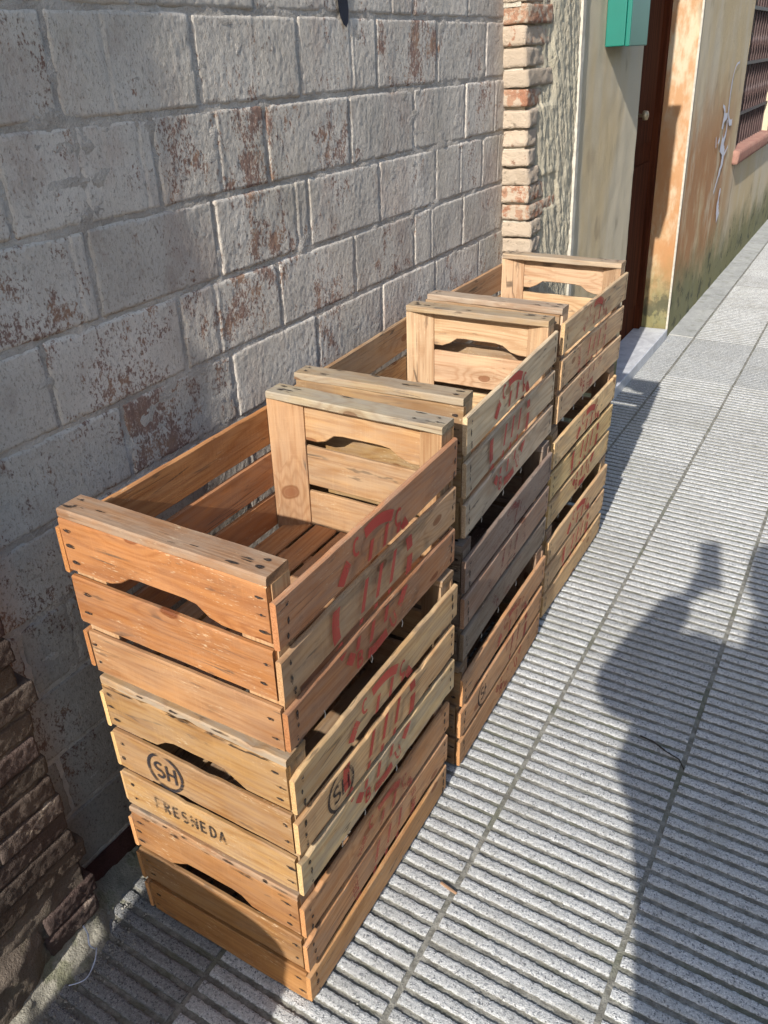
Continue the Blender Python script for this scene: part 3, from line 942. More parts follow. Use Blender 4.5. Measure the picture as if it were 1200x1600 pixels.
# ---- houses across the street, out of frame: they close off half the sky
wallc = [mat_render('cream_render', (0.46, 0.40, 0.30), (0.52, 0.46, 0.36)), mat_render('white_render', (0.52, 0.50, 0.46), (0.60, 0.58, 0.54)), mat_render('terracotta_render', (0.38, 0.24, 0.16), (0.44, 0.29, 0.20))]
M['roof'] = mat_brick('clay_roof', (0.30, 0.14, 0.08), (0.36, 0.19, 0.12), 0.05)
for hi, (y0, y1, hh, lab) in enumerate(((-7.0, 0.5, 3.3, 'cream rendered house across the road, nearest the camera'), (0.5, 8.2, 4.0, 'white rendered house across the road, the tallest'), (8.2, 18.0, 3.2, 'terracotta rendered house across the road, farthest down the street'))):
    hx = 6.4
    hr = empty('house', ORG, STREET_ROT); tag(hr, lab, 'house')
    g = MB(); g.box(hx, hx + 7, y0 + 0.003, y1 - 0.003, -0.15, hh); g.build('wall', wallc[hi], hr)
    g = MB(); g.poly([(hx - 0.35, y0, hh + 0.002), (hx + 3.5, y0, hh + 1.5), (hx + 7.35, y0, hh + 0.002)]); g.poly([(hx - 0.35, y1, hh + 0.002), (hx + 7.35, y1, hh + 0.002), (hx + 3.5, y1, hh + 1.5)])
    g.quad((hx - 0.35, y0, hh + 0.002), (hx - 0.35, y1, hh + 0.002), (hx + 3.5, y1, hh + 1.5), (hx + 3.5, y0, hh + 1.5)); g.quad((hx + 7.35, y0, hh + 0.002), (hx + 3.5, y0, hh + 1.5), (hx + 3.5, y1, hh + 1.5), (hx + 7.35, y1, hh + 0.002))
    g.quad((hx - 0.35, y0, hh + 0.002), (hx + 7.35, y0, hh + 0.002), (hx + 7.35, y1, hh + 0.002), (hx - 0.35, y1, hh + 0.002)); g.build('roof', M['roof'], hr)
    yy = y0 + 0.9
    while yy + 1.1 < y1:
        for zz in (0.9,):
            g = MB()
            for bx in ((yy, yy + 0.07, zz, zz + 1.4), (yy + 1.03, yy + 1.1, zz, zz + 1.4), (yy + 0.07, yy + 1.03, zz, zz + 0.07), (yy + 0.07, yy + 1.03, zz + 1.33, zz + 1.4)): g.box(hx - 0.03, hx - 0.002, *bx)
            f_ = g.build('window', M['door'], hr)
            g = MB(); g.box(hx - 0.012, hx - 0.002, yy + 0.0705, yy + 1.0295, zz + 0.0705, zz + 1.3295); g.build('pane', M['glass'], f_)
        yy += 2.3
# white graffiti scrawl past the door
def pts_smooth(P, n=8):
    out = []
    for i in range(len(P) - 1):
        p0 = P[max(i - 1, 0)]; p1 = P[i]; p2 = P[i + 1]; p3 = P[min(i + 2, len(P) - 1)]
        for k in range(n):
            t = k / n
            out.append(tuple(0.5 * ((2 * b) + (-a + c) * t + (2 * a - 5 * b + 4 * c - d) * t * t + (-a + 3 * b - 3 * c + d) * t ** 3) for a, b, c, d in zip(p0, p1, p2, p3)))
    out.append(P[-1]); return out
strokes = [([(5.30, 1.365), (5.19, 1.345), (5.13, 1.27), (5.13, 1.13), (5.21, 1.045), (5.31, 1.035)], 0.028, 0.06),
           ([(4.93, 1.150), (5.01, 1.115), (5.00, 1.02)], 0.03, 0.10), ([(5.00, 1.075), (5.12, 1.085)], 0.10, 0.05),
           ([(5.13, 1.06), (5.14, 0.99), (5.08, 0.93), (5.06, 0.88)], 0.03, 0.16),
           ([(5.02, 0.94), (5.11, 0.90), (5.14, 0.83), (5.06, 0.74), (4.98, 0.66)], 0.15, 0.035),
           ([(5.27, 0.90), (5.17, 0.86)], 0.03, 0.05), ([(4.83, 0.99), (4.86, 0.93)], 0.02, 0.03), ([(4.90, 0.95), (4.95, 0.97)], 0.02, 0.05),
           ([(5.20, 0.66), (5.18, 0.56), (5.24, 0.47)], 0.06, 0.14)]
gr = empty('graffiti', ORG, STREET_ROT)
gr.rotation_euler = (0, LEAN, STREET_ROT)
tag(gr, 'white spray paint scrawl on the ochre wall left of the barred window', 'graffiti')
for si, (P, w0, w1) in enumerate(strokes):
    g = MB(); V_ = []; F_ = []
    S = pts_smooth(P, 7)
    x = OFF + 0.0058 + si * 0.0004
    for i in range(len(S)):
        a = Vector(S[max(0, i - 1)]); b = Vector(S[min(len(S) - 1, i + 1)]); d = (b - a).normalized()
        t = i / (len(S) - 1); w = (w0 + (w1 - w0) * t) * 0.38 * (0.75 + 0.5 * N(i * .7, w0 * 90, 1))
        sd = Vector((d.y, -d.x)) * w; c_ = Vector(S[i])
        V_ += [(x, *(c_ - sd)), (x, *(c_ + sd))]
    for i in range(len(S) - 1): F_.append((2 * i, 2 * i + 1, 2 * i + 3, 2 * i + 2))
    mesh_obj('stroke', V_, F_, M['graf'], gr)

# green letterbox
lb = empty('letterbox', ORG, STREET_ROT)
lb.rotation_euler = (0, LEAN, STREET_ROT)
tag(lb, 'green metal letterbox fixed high beside the brown door', 'letterbox')
def bevel_box(name, dims, mat, parent, w=0.003):
    g = MB(); g.box(*dims); o = g.build(name, mat, parent)
    b = o.modifiers.new('bevel', 'BEVEL'); b.width = w; b.segments = 2; b.limit_method = 'ANGLE'
    return o
bevel_box('body', (OFF + 0.001, OFF + 0.068, 2.545, 2.775, 1.472, 1.97), M['green'], lb)
bevel_box('door', (OFF + 0.0695, OFF + 0.086, 2.545, 2.775, 1.470, 1.972), M['green'], lb)
bevel_box('lid', (OFF + 0.001, OFF + 0.098, 2.535, 2.785, 1.974, 1.990), M['green'], lb)
bevel_box('slot_flap', (OFF + 0.0865, OFF + 0.092, 2.585, 2.735, 1.85, 1.89), M['green'], lb, 0.002)

# ================================================================== CRATES
H = 0.31
CL_T = 0.0155        # cleat thickness
TB = 0.0095          # board thickness
def board_mesh(L, h, t, seed, cut=None, chipped=0.0, bow=0.0):
    """length X, thickness Y, height Z, centred"""
    rg = random.Random(seed)
    n = max(10, int(L / 0.020))
    c = min(0.0022, t * 0.25)
    V = []; F = []; mi = []
    for i in range(n + 1):
        x = -L / 2 + L * i / n
        zb = -h / 2 + (cut(x) if cut else 0)
        zt = h / 2
        j = lambda k, a: N(x * 28, seed * 1.37, k * 9.1) * a
        zt += j(1, 0.0011) + N(x * 6, seed, 4) * 0.0011
        zb += j(2, 0.0011) + N(x * 6, seed, 9) * 0.0011
        if chipped:
            zt -= max(0.0, fractal(x * 36, seed * 2.2, 3.3, 3) - 0.25) * chipped
            zb += max(0.0, fractal(x * 36, seed * 3.1, 8.3, 3) - 0.30) * chipped
        dy = bow * math.sin(math.pi * i / n) + N(x * 5, seed, 30) * 0.0006
        y0, y1 = -t / 2 + dy, t / 2 + dy
        xe = (N(0, seed, 50) * 0.0012) if i in (0, n) else 0
        for k, (yy, zz) in enumerate(((y0 + c, zb), (y1 - c, zb), (y1, zb + c), (y1, zt - c), (y1 - c, zt), (y0 + c, zt), (y0, zt - c), (y0, zb + c))):
            ex = N(yy * 300, zz * 90, seed + i) * 0.0010 if i in (0, n) else 0
            V.append((x + xe + ex, yy, zz))
    for i in range(n):
        for k in range(8):
            a = i * 8 + k; b = i * 8 + (k + 1) % 8
            F.append((a, a + 8, b + 8, b)); mi.append(0)
    F.append(tuple(range(8))); mi.append(1)
    F.append(tuple(n * 8 + k for k in range(7, -1, -1))); mi.append(1)
    return V, F, mi

def clip_poly(poly, z0, z1):
    for s_, lim in ((1, z0), (-1, z1)):
        out = []
        for i in range(len(poly)):
            a, b = poly[i], poly[(i + 1) % len(poly)]
            fa, fb = s_ * (a[1] - lim), s_ * (b[1] - lim)
            if fa >= 0: out.append(a)
            if (fa >= 0) != (fb >= 0):
                t = fa / (fa - fb); out.append((a[0] + (b[0] - a[0]) * t, a[1] + (b[1] - a[1]) * t))
        poly = out
        if len(poly) < 3: return []
    return poly

def stroke(P, w):
    """quads along a polyline"""
    out = []
    P = [Vector(p) for p in P]
    for i in range(len(P) - 1):
        def off(i_):
            a = P[max(0, i_ - 1)]; b = P[min(len(P) - 1, i_ + 1)]
            if P[0] == P[-1] and i_ in (0, len(P) - 1): a, b = P[-2], P[1]
            d = (b - a).normalized(); return Vector((-d.y, d.x)) * w / 2
        o0, o1 = off(i), off(i + 1)
        out.append([tuple(P[i] + o0), tuple(P[i] - o0), tuple(P[i + 1] - o1), tuple(P[i + 1] + o1)])
    return out

def arc(cx, cy, rx, ry, a0, a1, n=10):
    return [(cx + rx * math.cos(R(a0 + (a1 - a0) * i / n)), cy + ry * math.sin(R(a0 + (a1 - a0) * i / n))) for i in range(n + 1)]

GLY = {   # strokes in a unit box, x 0..0.62, y 0..1
    'C': [arc(0.34, 0.5, 0.28, 0.44, 55, 305)], 'U': [[(0.08, 1), (0.08, 0.35)] + arc(0.32, 0.32, 0.24, 0.28, 180, 360, 8) + [(0.56, 1)]],
    'B': [[(0.1, 0.04), (0.1, 0.96)], [(0.1, 0.95)] + arc(0.26, 0.73, 0.24, 0.22, 90, -90, 8) + [(0.1, 0.51)], [(0.1, 0.5)] + arc(0.28, 0.27, 0.28, 0.23, 90, -90, 8) + [(0.1, 0.05)]],
    'S': [arc(0.30, 0.73, 0.24, 0.23, 40, 270, 9)[:-1] + arc(0.30, 0.27, 0.24, 0.23, 90, -140, 9)],
    'H': [[(0.06, 0), (0.06, 1)], [(0.56, 0), (0.56, 1)], [(0.06, 0.5), (0.56, 0.5)]],
    'F': [[(0.08, 0), (0.08, 1)], [(0.08, 0.94), (0.54, 0.94)], [(0.08, 0.52), (0.44, 0.52)]],
    'R': [[(0.08, 0), (0.08, 1)], [(0.08, 0.94)] + arc(0.28, 0.74, 0.24, 0.20, 90, -90, 8) + [(0.08, 0.54)], [(0.26, 0.54), (0.54, 0)]],
    'E': [[(0.08, 0), (0.08, 1)], [(0.08, 0.94), (0.54, 0.94)], [(0.08, 0.5), (0.46, 0.5)], [(0.08, 0.06), (0.54, 0.06)]],
    'N': [[(0.06, 0), (0.06, 1)], [(0.06, 0.95), (0.56, 0.05)], [(0.56, 0), (0.56, 1)]],
    'D': [[(0.08, 0), (0.08, 1)], [(0.08, 0.95), (0.22, 0.95)] + arc(0.24, 0.5, 0.32, 0.45, 90, -90, 10) + [(0.08, 0.05)]],
    'A': [[(0.03, 0), (0.31, 1)], [(0.31, 1), (0.59, 0)], [(0.13, 0.32), (0.49, 0.32)]],
}
def glyph(ch, cx, cy, hgt, rot=0.0, w=0.17, asp=1.0):
    out = []
    c, s_ = math.cos(rot), math.sin(rot)
    for st in GLY[ch]:
        P = []
        for x, y in st:
            X, Y = (x - 0.31) * hgt * asp, (y - 0.5) * hgt
            P.append((cx + X * c - Y * s_, cy + X * s_ + Y * c))
        out += stroke(P, hgt * w)
    return out

def ring_stencil(cu, cv, sc=1.0, lean=0.28):
    """the round red co-operative mark: broken ring, four letters, three bars; a list of (name, polygons)"""
    els = []
    for a0, a1 in ((60, 103), (129, 147), (162, 193), (198, 214), (222, 233), (256, 287), (312, 330), (334, 357), (3, 18), (22, 38)):
        n = max(2, int((a1 - a0) / 6))
        A, B = arc(0, 0, .130, .130, a0, a1, n), arc(0, 0, .110, .110, a0, a1, n)
        els.append(('stencil_ring_segment', [[A[i], A[i + 1], B[i + 1], B[i]] for i in range(n)]))
    for x, top, bot in ((-0.035, 0.095, -0.084), (0.012, 0.098, -0.098), (0.058, 0.078, -0.090)):
        for z1, z0 in ((top, 0.062), (0.052, -0.022), (-0.032, bot)):
            w = 0.0056
            els.append(('stencil_bar', [[(x + lean * z0 - w, z0), (x + lean * z0 + w, z0), (x + lean * z1 + w, z1), (x + lean * z1 - w, z1)]]))
    for ch, ang, rt in (('C', 49, -0.25), ('C', 116, 0.0), ('B', 243, -0.1), ('U', 299, 0.35)):
        r_ = 0.120
        els.append(('stencil_letter', glyph(ch, r_ * math.cos(R(ang)), r_ * math.sin(R(ang)), 0.032, rt, 0.17)))
    return [(nm, [[(cu + x * sc, cv + y * sc) for x, y in p] for p in ps]) for nm, ps in els]

def disc_mark(cu, cv, r_=0.037, lean=0.0):
    return [('ink_ring', stroke(arc(cu, cv, r_, r_ * 1.05, 0, 360, 28), 0.0062)),
            ('ink_letter', glyph('S', cu - 0.0125, cv, 0.036, lean, 0.15)), ('ink_letter', glyph('H', cu + 0.0135, cv, 0.036, lean, 0.15))]

def make_crate(pose, W, L, tones, label, k, marks=True, sh_side=False, sh_front=False, fres=False, mark_wear=1.0, chip=0.0, seed=0):
    x, y, yaw_, rl, pt, dz = pose
    root = empty('wooden_crate', (x, y, k * H + dz))
    root.rotation_mode = 'XYZ'
    Mx = Matrix.Rotation(yaw_, 4, 'Z') @ Matrix.Rotation(rl, 4, 'Y') @ Matrix.Rotation(pt, 4, 'X')
    root.rotation_euler = Mx.to_euler()
    tag(root, label, 'crate', 'stacked wooden fruit crates')
    rg = random.Random(900 + seed)
    nails = MB(); stains = MB()
    def vary(c, s_=0.13):
        f = rg.uniform(1 - s_, 1 + s_)
        return (min(1, c[0] * f), min(1, c[1] * f * rg.uniform(.96, 1.04)), min(1, c[2] * f * rg.uniform(.93, 1.07)), min(1.0, max(0, c[3] + rg.uniform(-.05, .22))))
    def put(name, L_, h_, t_, loc, rot, col, cut=None, bow=0.0, ch=None):
        V_, F_, mi_ = board_mesh(L_, h_, t_, rg.uniform(0, 500), cut, chip if ch is None else ch, bow)
        o = mesh_obj(name, V_, F_, [M['wood'], M['end']], root, mi_)
        o.location = loc; o.rotation_euler = rot; o.color = vary(col)
        return o
    def nail(p, nrm, along):
        """head plus the black iron stain the nail has left along the grain"""
        nrm = Vector(nrm); al = Vector(along); cr = nrm.cross(al)
        p = Vector(p)
        r_ = 0.0023
        nails.poly([tuple(p + nrm * 0.0011 + (al * math.cos(t) + cr * math.sin(t)) * r_) for t in [q * math.pi / 3 for q in range(6)]])
        a = rg.uniform(0.0045, 0.0115); b = rg.uniform(0.0022, 0.0042)
        sh = al * rg.uniform(-0.003, 0.003)
        stains.poly([tuple(p + sh + nrm * 0.0007 + al * math.cos(t) * a * rg.uniform(.75, 1.2) + cr * math.sin(t) * b * rg.uniform(.75, 1.2)) for t in [q * math.pi / 5 for q in range(10)]])
    def sc(c, r_, g_, b_): return (c[0] * r_, c[1] * g_, c[2] * b_, c[3])
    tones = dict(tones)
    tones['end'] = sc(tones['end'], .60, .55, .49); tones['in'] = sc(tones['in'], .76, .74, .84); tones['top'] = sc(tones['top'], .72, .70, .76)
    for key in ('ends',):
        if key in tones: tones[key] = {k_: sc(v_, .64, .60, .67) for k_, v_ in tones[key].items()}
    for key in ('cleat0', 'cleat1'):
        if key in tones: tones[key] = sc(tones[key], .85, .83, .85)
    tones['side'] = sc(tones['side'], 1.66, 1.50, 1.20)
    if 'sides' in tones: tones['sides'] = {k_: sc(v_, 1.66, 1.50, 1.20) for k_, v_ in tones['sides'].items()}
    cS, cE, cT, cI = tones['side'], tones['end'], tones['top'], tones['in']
    eb = ((0.202, 0.2945), (0.102, 0.1905), (0.004, 0.0885))       # end boards
    sb = ((0.196, 0.2755), (0.101, 0.1785), (0.009, 0.0862))    # side boards
    cutc = rg.uniform(-0.006, 0.006)
    def cut(xx):
        q = abs(xx - cutc)
        return 0.0235 * max(0.0, min(1.0, (0.098 - q) / 0.045)) ** 1.0 if q < 0.098 else 0.0
    def cut_s(xx):
        v = cut(xx); t_ = v / 0.0235
        return 0.0235 * (t_ * t_ * (3 - 2 * t_))
    for e, yy in ((0, TB / 2), (1, L - TB / 2)):
        for b, (z0, z1) in enumerate(eb):
            dx = rg.uniform(-0.004, 0.004)
            ce = tones.get('ends', {}).get((e, b), cE if e == 0 else cI)
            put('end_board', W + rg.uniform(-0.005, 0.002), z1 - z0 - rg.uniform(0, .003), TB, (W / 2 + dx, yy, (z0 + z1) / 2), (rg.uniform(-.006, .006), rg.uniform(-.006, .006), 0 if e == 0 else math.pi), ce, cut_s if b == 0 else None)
            nn = 3 if b == 0 else 2
            for sx in (0.017, W - 0.017):
                for q in range(nn):
                    zz = z0 + (z1 - z0) * ((q + 0.7) / (nn + 0.4))
                    yo = 0 if e == 0 else L
                    nail((sx + rg.uniform(-.006, .006), yo, zz), (0, -1 if e == 0 else 1, 0), (1, 0, 0))
        # cleat on top of the end, with the posts under it
        dep = 0.0485
        yc = dep / 2 if e == 0 else L - dep / 2
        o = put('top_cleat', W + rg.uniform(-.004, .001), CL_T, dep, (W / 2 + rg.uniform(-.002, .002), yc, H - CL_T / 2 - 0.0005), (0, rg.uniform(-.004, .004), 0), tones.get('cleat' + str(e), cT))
        for sx in (0.02, W - 0.02):
            for q in (0.32, 0.68):
                yq = (dep * q) if e == 0 else (L - dep * q)
                nail((sx + rg.uniform(-.004, .004), yq, H), (0, 0, 1), (1, 0, 0))
        # triangular corner posts
        for s_ in (0, 1):
            a = 0.060; d = 0.0385
            xw = 0.0 if s_ == 0 else W
            yw = TB + 0.0003 if e == 0 else L - TB - 0.0003
            sx = 1 if s_ == 0 else -1; sy = 1 if e == 0 else -1
            c0 = 0.004
            tri = [(xw + sx * .0003, yw), (xw + sx * a, yw), (xw + sx * a, yw + sy * c0), (xw + sx * c0, yw + sy * d), (xw + sx * .0003, yw + sy * d)]
            z0_, z1_ = 0.004, H - CL_T - 0.0008
            # built along local X so that the grain runs up the post
            Lp = z1_ - z0_
            Vp = []; Fp = []; mp = []
            cxp = sum(p[0] for p in tri) / 5; cyp = sum(p[1] for p in tri) / 5
            ns = 8
            for i in range(ns + 1):
                xx = -Lp / 2 + Lp * i / ns
                for (px, py) in tri:
                    Vp.append((xx, px - cxp + N(xx * 9, px * 60, seed) * 0.0005, py - cyp + N(xx * 9, py * 60, seed + 3) * 0.0005))
            m5 = len(tri)
            ccw = (sx * sy > 0)
            for i in range(ns):
                for q in range(m5):
                    A_, B_ = i * m5 + q, i * m5 + (q + 1) % m5
                    f_ = (A_, B_, B_ + m5, A_ + m5)
                    Fp.append(f_ if ccw else f_[::-1]); mp.append(0)
            Fp.append(tuple(range(m5))[::-1] if ccw else tuple(range(m5))); mp.append(1)
            Fp.append(tuple(ns * m5 + q for q in range(m5)) if ccw else tuple(ns * m5 + q for q in range(m5))[::-1]); mp.append(1)
            o = mesh_obj('corner_post', Vp, Fp, [M['wood'], M['end']], root, mp)
            # local X -> up, local Y -> x, local Z -> y
            o.matrix_local = Matrix(((0, 1, 0, cxp), (0, 0, 1, cyp), (1, 0, 0, (z0_ + z1_) / 2), (0, 0, 0, 1)))
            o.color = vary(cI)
    # side boards
    for s_ in (0, 1):
        xx = -TB / 2 - 0.0008 if s_ == 0 else W + TB / 2 + 0.0008
        for b, (z0, z1) in enumerate(sb):
            cc = tones.get('sides', {}).get((s_, b), cS if s_ == 1 else tones.get('far', cS))
            bw = rg.uniform(-.002, .005) * (1 if s_ == 0 else -1)
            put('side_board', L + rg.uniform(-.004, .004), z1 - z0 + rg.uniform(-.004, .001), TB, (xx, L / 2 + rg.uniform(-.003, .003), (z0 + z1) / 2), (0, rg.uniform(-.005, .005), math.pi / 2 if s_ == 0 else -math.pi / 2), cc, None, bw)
            if s_ == 1:
                for yy in (0.019, L - 0.019):
                    for q in range(3):
                        nail((W + TB + 0.0018, yy + rg.uniform(-.003, .003), z0 + (z1 - z0) * (q + 0.6) / 3.2), (1, 0, 0), (0, 0, 1))
    # floor slats
    ns = 6
    for q in range(ns):
        wv = 0.052
        xx = 0.034 + (W - 0.068) * q / (ns - 1)
        put('bottom_slat', L - 2 * TB - 0.004, wv, 0.007, (xx, L / 2, 0.0075), (math.pi / 2, 0, math.pi / 2), tones.get('floor', cI), None, 0, 0)
    for yy in (0.12, L / 2, L - 0.12):
        put('floor_batten', W - 0.004, 0.03, 0.0035, (W / 2, yy, 0.0018), (math.pi / 2, 0, 0), tones.get('floor', cI), None, 0, 0)
    if k < 2:
        for q in range(13):
            cx_ = rg.uniform(0.02, W - 0.02); cz_ = rg.choice((rg.uniform(0.304, 0.309), rg.uniform(0.291, 0.297), rg.uniform(0.288, 0.308)))
            a_ = rg.uniform(0.008, 0.034) * rg.uniform(.5, 1); b_ = rg.uniform(0.0010, 0.0034)
            stains.poly([(cx_ + math.cos(t_) * a_ * rg.uniform(.6, 1.2), -0.0018, min(0.3095, cz_ + math.sin(t_) * b_ * rg.uniform(.5, 1.2))) for t_ in [w_ * math.pi / 6 for w_ in range(12)]])
    if k == 2:
        for e_y in (0.0, L - 0.0485):
            for q in range(9):
                cx_ = rg.choice((rg.uniform(0.008, 0.07), rg.uniform(W - .07, W - .008), rg.uniform(0.03, W - .03))); cy_ = e_y + rg.uniform(0.006, 0.042)
                a_ = rg.uniform(0.004, 0.016); b_ = rg.uniform(0.0010, 0.0032)
                stains.poly([(cx_ + math.cos(t_) * a_ * rg.uniform(.6, 1.2), cy_ + math.sin(t_) * b_ * rg.uniform(.5, 1.2), H + 0.0012) for t_ in [w_ * math.pi / 6 for w_ in range(12)]])
    tag(nails.build('nails', M['nail'], root), kind='stuff')
    tag(stains.build('nail_stains', M['stain'], root), kind='stuff')
    # printed marks on the street side, cut board by board
    face = W + TB + 0.0022
    def side_mark(els, mat, boards=(0, 1, 2)):
        for name, polys in els:
            for b in boards:
                z0, z1 = sb[b]
                g = MB()
                for P in polys:
                    q = clip_poly(P, z0 + 0.003, z1 - 0.003)
                    if q: g.poly([(face, u, v) for u, v in q])
                if g.f: g.build(name, mat, root)
    def end_mark(els, mat):
        for name, polys in els:
            g = MB()
            for P in polys: g.poly([(u, -0.0020, v) for u, v in P])
            g.build(name, mat, root)
    if marks:
        cu = tones.get('cu', 0.25 + rg.uniform(-.012, .012))
        side_mark(ring_stencil(cu, 0.147 + rg.uniform(-.004, .004), 0.97, 0.28 + rg.uniform(-.05, .04)), tones.get('red', M['red']))
    if sh_side: side_mark(disc_mark(0.117 + (0.02 if k == 0 else 0), 0.139, 0.037), M['black'], (1,))
    if sh_front: end_mark(disc_mark(0.112, 0.146, 0.037), M['black'])
    if fres: end_mark([('ink_letter', glyph(ch, 0.076 + i * 0.0205, 0.050, 0.027, 0, 0.14, 0.85)) for i, ch in enumerate('FRESNEDA')], M['faded'])
    # wire staples under the bottom side board
    for yy in (0.11, 0.21, 0.31):
        yy += rg.uniform(-.03, .03)
        g = MB(); g.tube([(W + TB + 0.003, yy, 0.022), (W + TB + 0.0042, yy + .001, 0.014), (W + TB + 0.003, yy, 0.006)], 0.0007, 5)
        g.build('staple', M['wire'], root)
    return root

def T(r_, g_, b_, a=0.1): return (r_, g_, b_, a)
RF = mat_stencil('faded_red_stencil', (0.42, 0.075, 0.05), 0.44)
RD_ = mat_stencil('worn_dark_red_stencil', (0.24, 0.045, 0.04), 0.50)
poses = {
    (1, 0): (0.0, 0.0, 0.0, 0.006, 0.0, 0.0008), (1, 1): (0.0081, 0.0037, -0.0044, 0.0032, -0.0035, 0.0012), (1, 2): (0.0059, 0.0069, 0.0075, 0.0085, -0.0004, 0.0045),
    (2, 0): (0.0059, 0.6132, 0.0157, 0, 0, 0.0008), (2, 1): (0.0002, 0.6181, 0.0253, 0, -0.003, 0.0012), (2, 2): (-0.0057, 0.6207, 0.034, -0.009, 0.003, 0.0025),
    (3, 0): (-0.019, 1.2537, -0.0118, 0, 0, 0.0008), (3, 1): (-0.0273, 1.2507, -0.0135, 0, 0, 0.0012), (3, 2): (-0.0286, 1.2568, -0.0084, -0.011, 0, 0.003)}
Wd = {1: 0.3722, 2: 0.3688, 3: 0.3704}; Ld = {1: 0.5503, 2: 0.5629, 3: 0.5628}
# nearest stack
make_crate(poses[(1, 2)], Wd[1], Ld[1], dict(side=T(.25, .140, .075, .10), end=T(.46, .215, .078, .04), top=T(.42, .24, .115, .30), far=T(.46, .20, .075, .05), floor=T(.44, .22, .085, .22),
           sides={(1, 0): T(.25, .130, .070, .1), (1, 1): T(.255, .175, .105, .2), (1, 2): T(.235, .115, .06, .1)},
           ends={(0, 2): T(.47, .25, .10, .08)}, cu=0.245, cleat1=T(.40, .32, .20, .65), **{'in': T(.48, .295, .125, .08)}),
           'orange-brown wooden crate on top of the nearest stack', 2, seed=1)
make_crate(poses[(1, 1)], Wd[1], Ld[1], dict(side=T(.37, .265, .15, .2), end=T(.50, .305, .125, .05), top=T(.44, .28, .13, .55), sides={(1, 2): T(.40, .31, .18, .35)}, cu=0.25, **{'in': T(.42, .27, .13, .1)}),
           'light wooden crate stamped SH on two sides, middle of the nearest stack', 1, sh_side=True, sh_front=True, fres=True, chip=0.010, seed=2)
make_crate(poses[(1, 0)], Wd[1], Ld[1], dict(side=T(.31, .175, .088, .1), end=T(.45, .235, .085, .06), top=T(.43, .25, .105, .5), red=RF, cu=0.27, **{'in': T(.38, .22, .1, .1)}),
           'wooden crate at the bottom of the nearest stack, shadow across its front', 0, chip=0.006, seed=3)
# middle stack
make_crate(poses[(2, 2)], Wd[2], Ld[2], dict(side=T(.36, .295, .245, .28), end=T(.47, .31, .145, .10), top=T(.46, .34, .19, .35), far=T(.40, .24, .12, .1), **{'in': T(.58, .405, .205, .02)}),
           'pale greyish wooden crate with bright red ring mark, top of the middle stack', 2, seed=4)
make_crate(poses[(2, 1)], Wd[2], Ld[2], dict(side=T(.155, .122, .108, .32), end=T(.2, .14, .1, .4), top=T(.22, .16, .11, .5), red=RD_, sides={(1, 1): T(.20, .130, .105, .25)}, **{'in': T(.22, .15, .1, .3)}),
           'dark grey weathered wooden crate in the middle of its stack', 1, seed=5)
make_crate(poses[(2, 0)], Wd[2], Ld[2], dict(side=T(.30, .175, .095, .12), end=T(.35, .21, .1, .2), top=T(.3, .2, .11, .4), red=RF, cu=0.31, **{'in': T(.3, .18, .09, .2)}),
           'reddish-brown wooden crate stamped SH once, bottom of the middle stack', 0, sh_side=True, seed=6)
# far stack
make_crate(poses[(3, 2)], Wd[3], Ld[3], dict(side=T(.32, .235, .155, .3), end=T(.42, .29, .15, .3), top=T(.46, .35, .20, .35), far=T(.42, .25, .12, .1), red=RF, **{'in': T(.56, .395, .205, .03)}),
           'wooden crate with faded red ring on top of the farthest stack', 2, seed=7)
make_crate(poses[(3, 1)], Wd[3], Ld[3], dict(side=T(.41, .305, .185, .15), end=T(.42, .29, .15, .3), top=T(.4, .29, .17, .4), cu=0.29, **{'in': T(.4, .27, .14, .1)}),
           'light tan wooden crate in the middle of the farthest stack', 1, seed=8)
make_crate(poses[(3, 0)], Wd[3], Ld[3], dict(side=T(.39, .28, .165, .12), end=T(.42, .29, .15, .3), top=T(.4, .29, .17, .4), cu=0.27, **{'in': T(.4, .27, .14, .1)}),
           'light brown wooden crate with clear red ring, bottom of the farthest stack', 0, seed=9)

# ================================================================== SMALL THINGS
g = MB()
g.tube(pts_smooth([(-0.036, -0.130, 0.098), (-0.034, -0.128, 0.072), (-0.030, -0.134, 0.05), (-0.028, -0.128, 0.03)], 6), 0.0016, 6)
g.tube(pts_smooth([(-0.026, -0.125, 0.030), (-0.012, -0.145, 0.024), (-0.004, -0.175, 0.022), (-0.018, -0.200, 0.028)], 6), 0.0012, 6)
tag(g.build('string', M['string'], None, True), 'frayed pale blue string hanging at the foot of the brick pier', 'string')
g = MB()
g.tube(pts_smooth([(0.735, 0.925, 0.004), (0.77, 0.918, 0.005), (0.80, 0.905, 0.004)], 4), 0.0022, 5)
g.tube([(0.80, 0.905, 0.003), (0.835, 0.893, 0.004), (0.852, 0.868, 0.003)], 0.0016, 5)
tag(g.build('twig', M['twig'], None, True), 'thin dark twig lying on the pavement in the photographer\'s shadow', 'twig')
g = MB()
V_, F_, mi_ = board_mesh(0.040, 0.005, 0.003, 77.0)
o = mesh_obj('wood_splinter', V_, F_, [M['wood'], M['end']]); o.location = (0.497, 0.325, 0.001); o.rotation_euler = (R(90), 0, R(-10)); o.color = (.34, .2, .11, .3)
tag(o, 'small orange wood splinter lying in a groove beside the pavement joint', 'splinter')
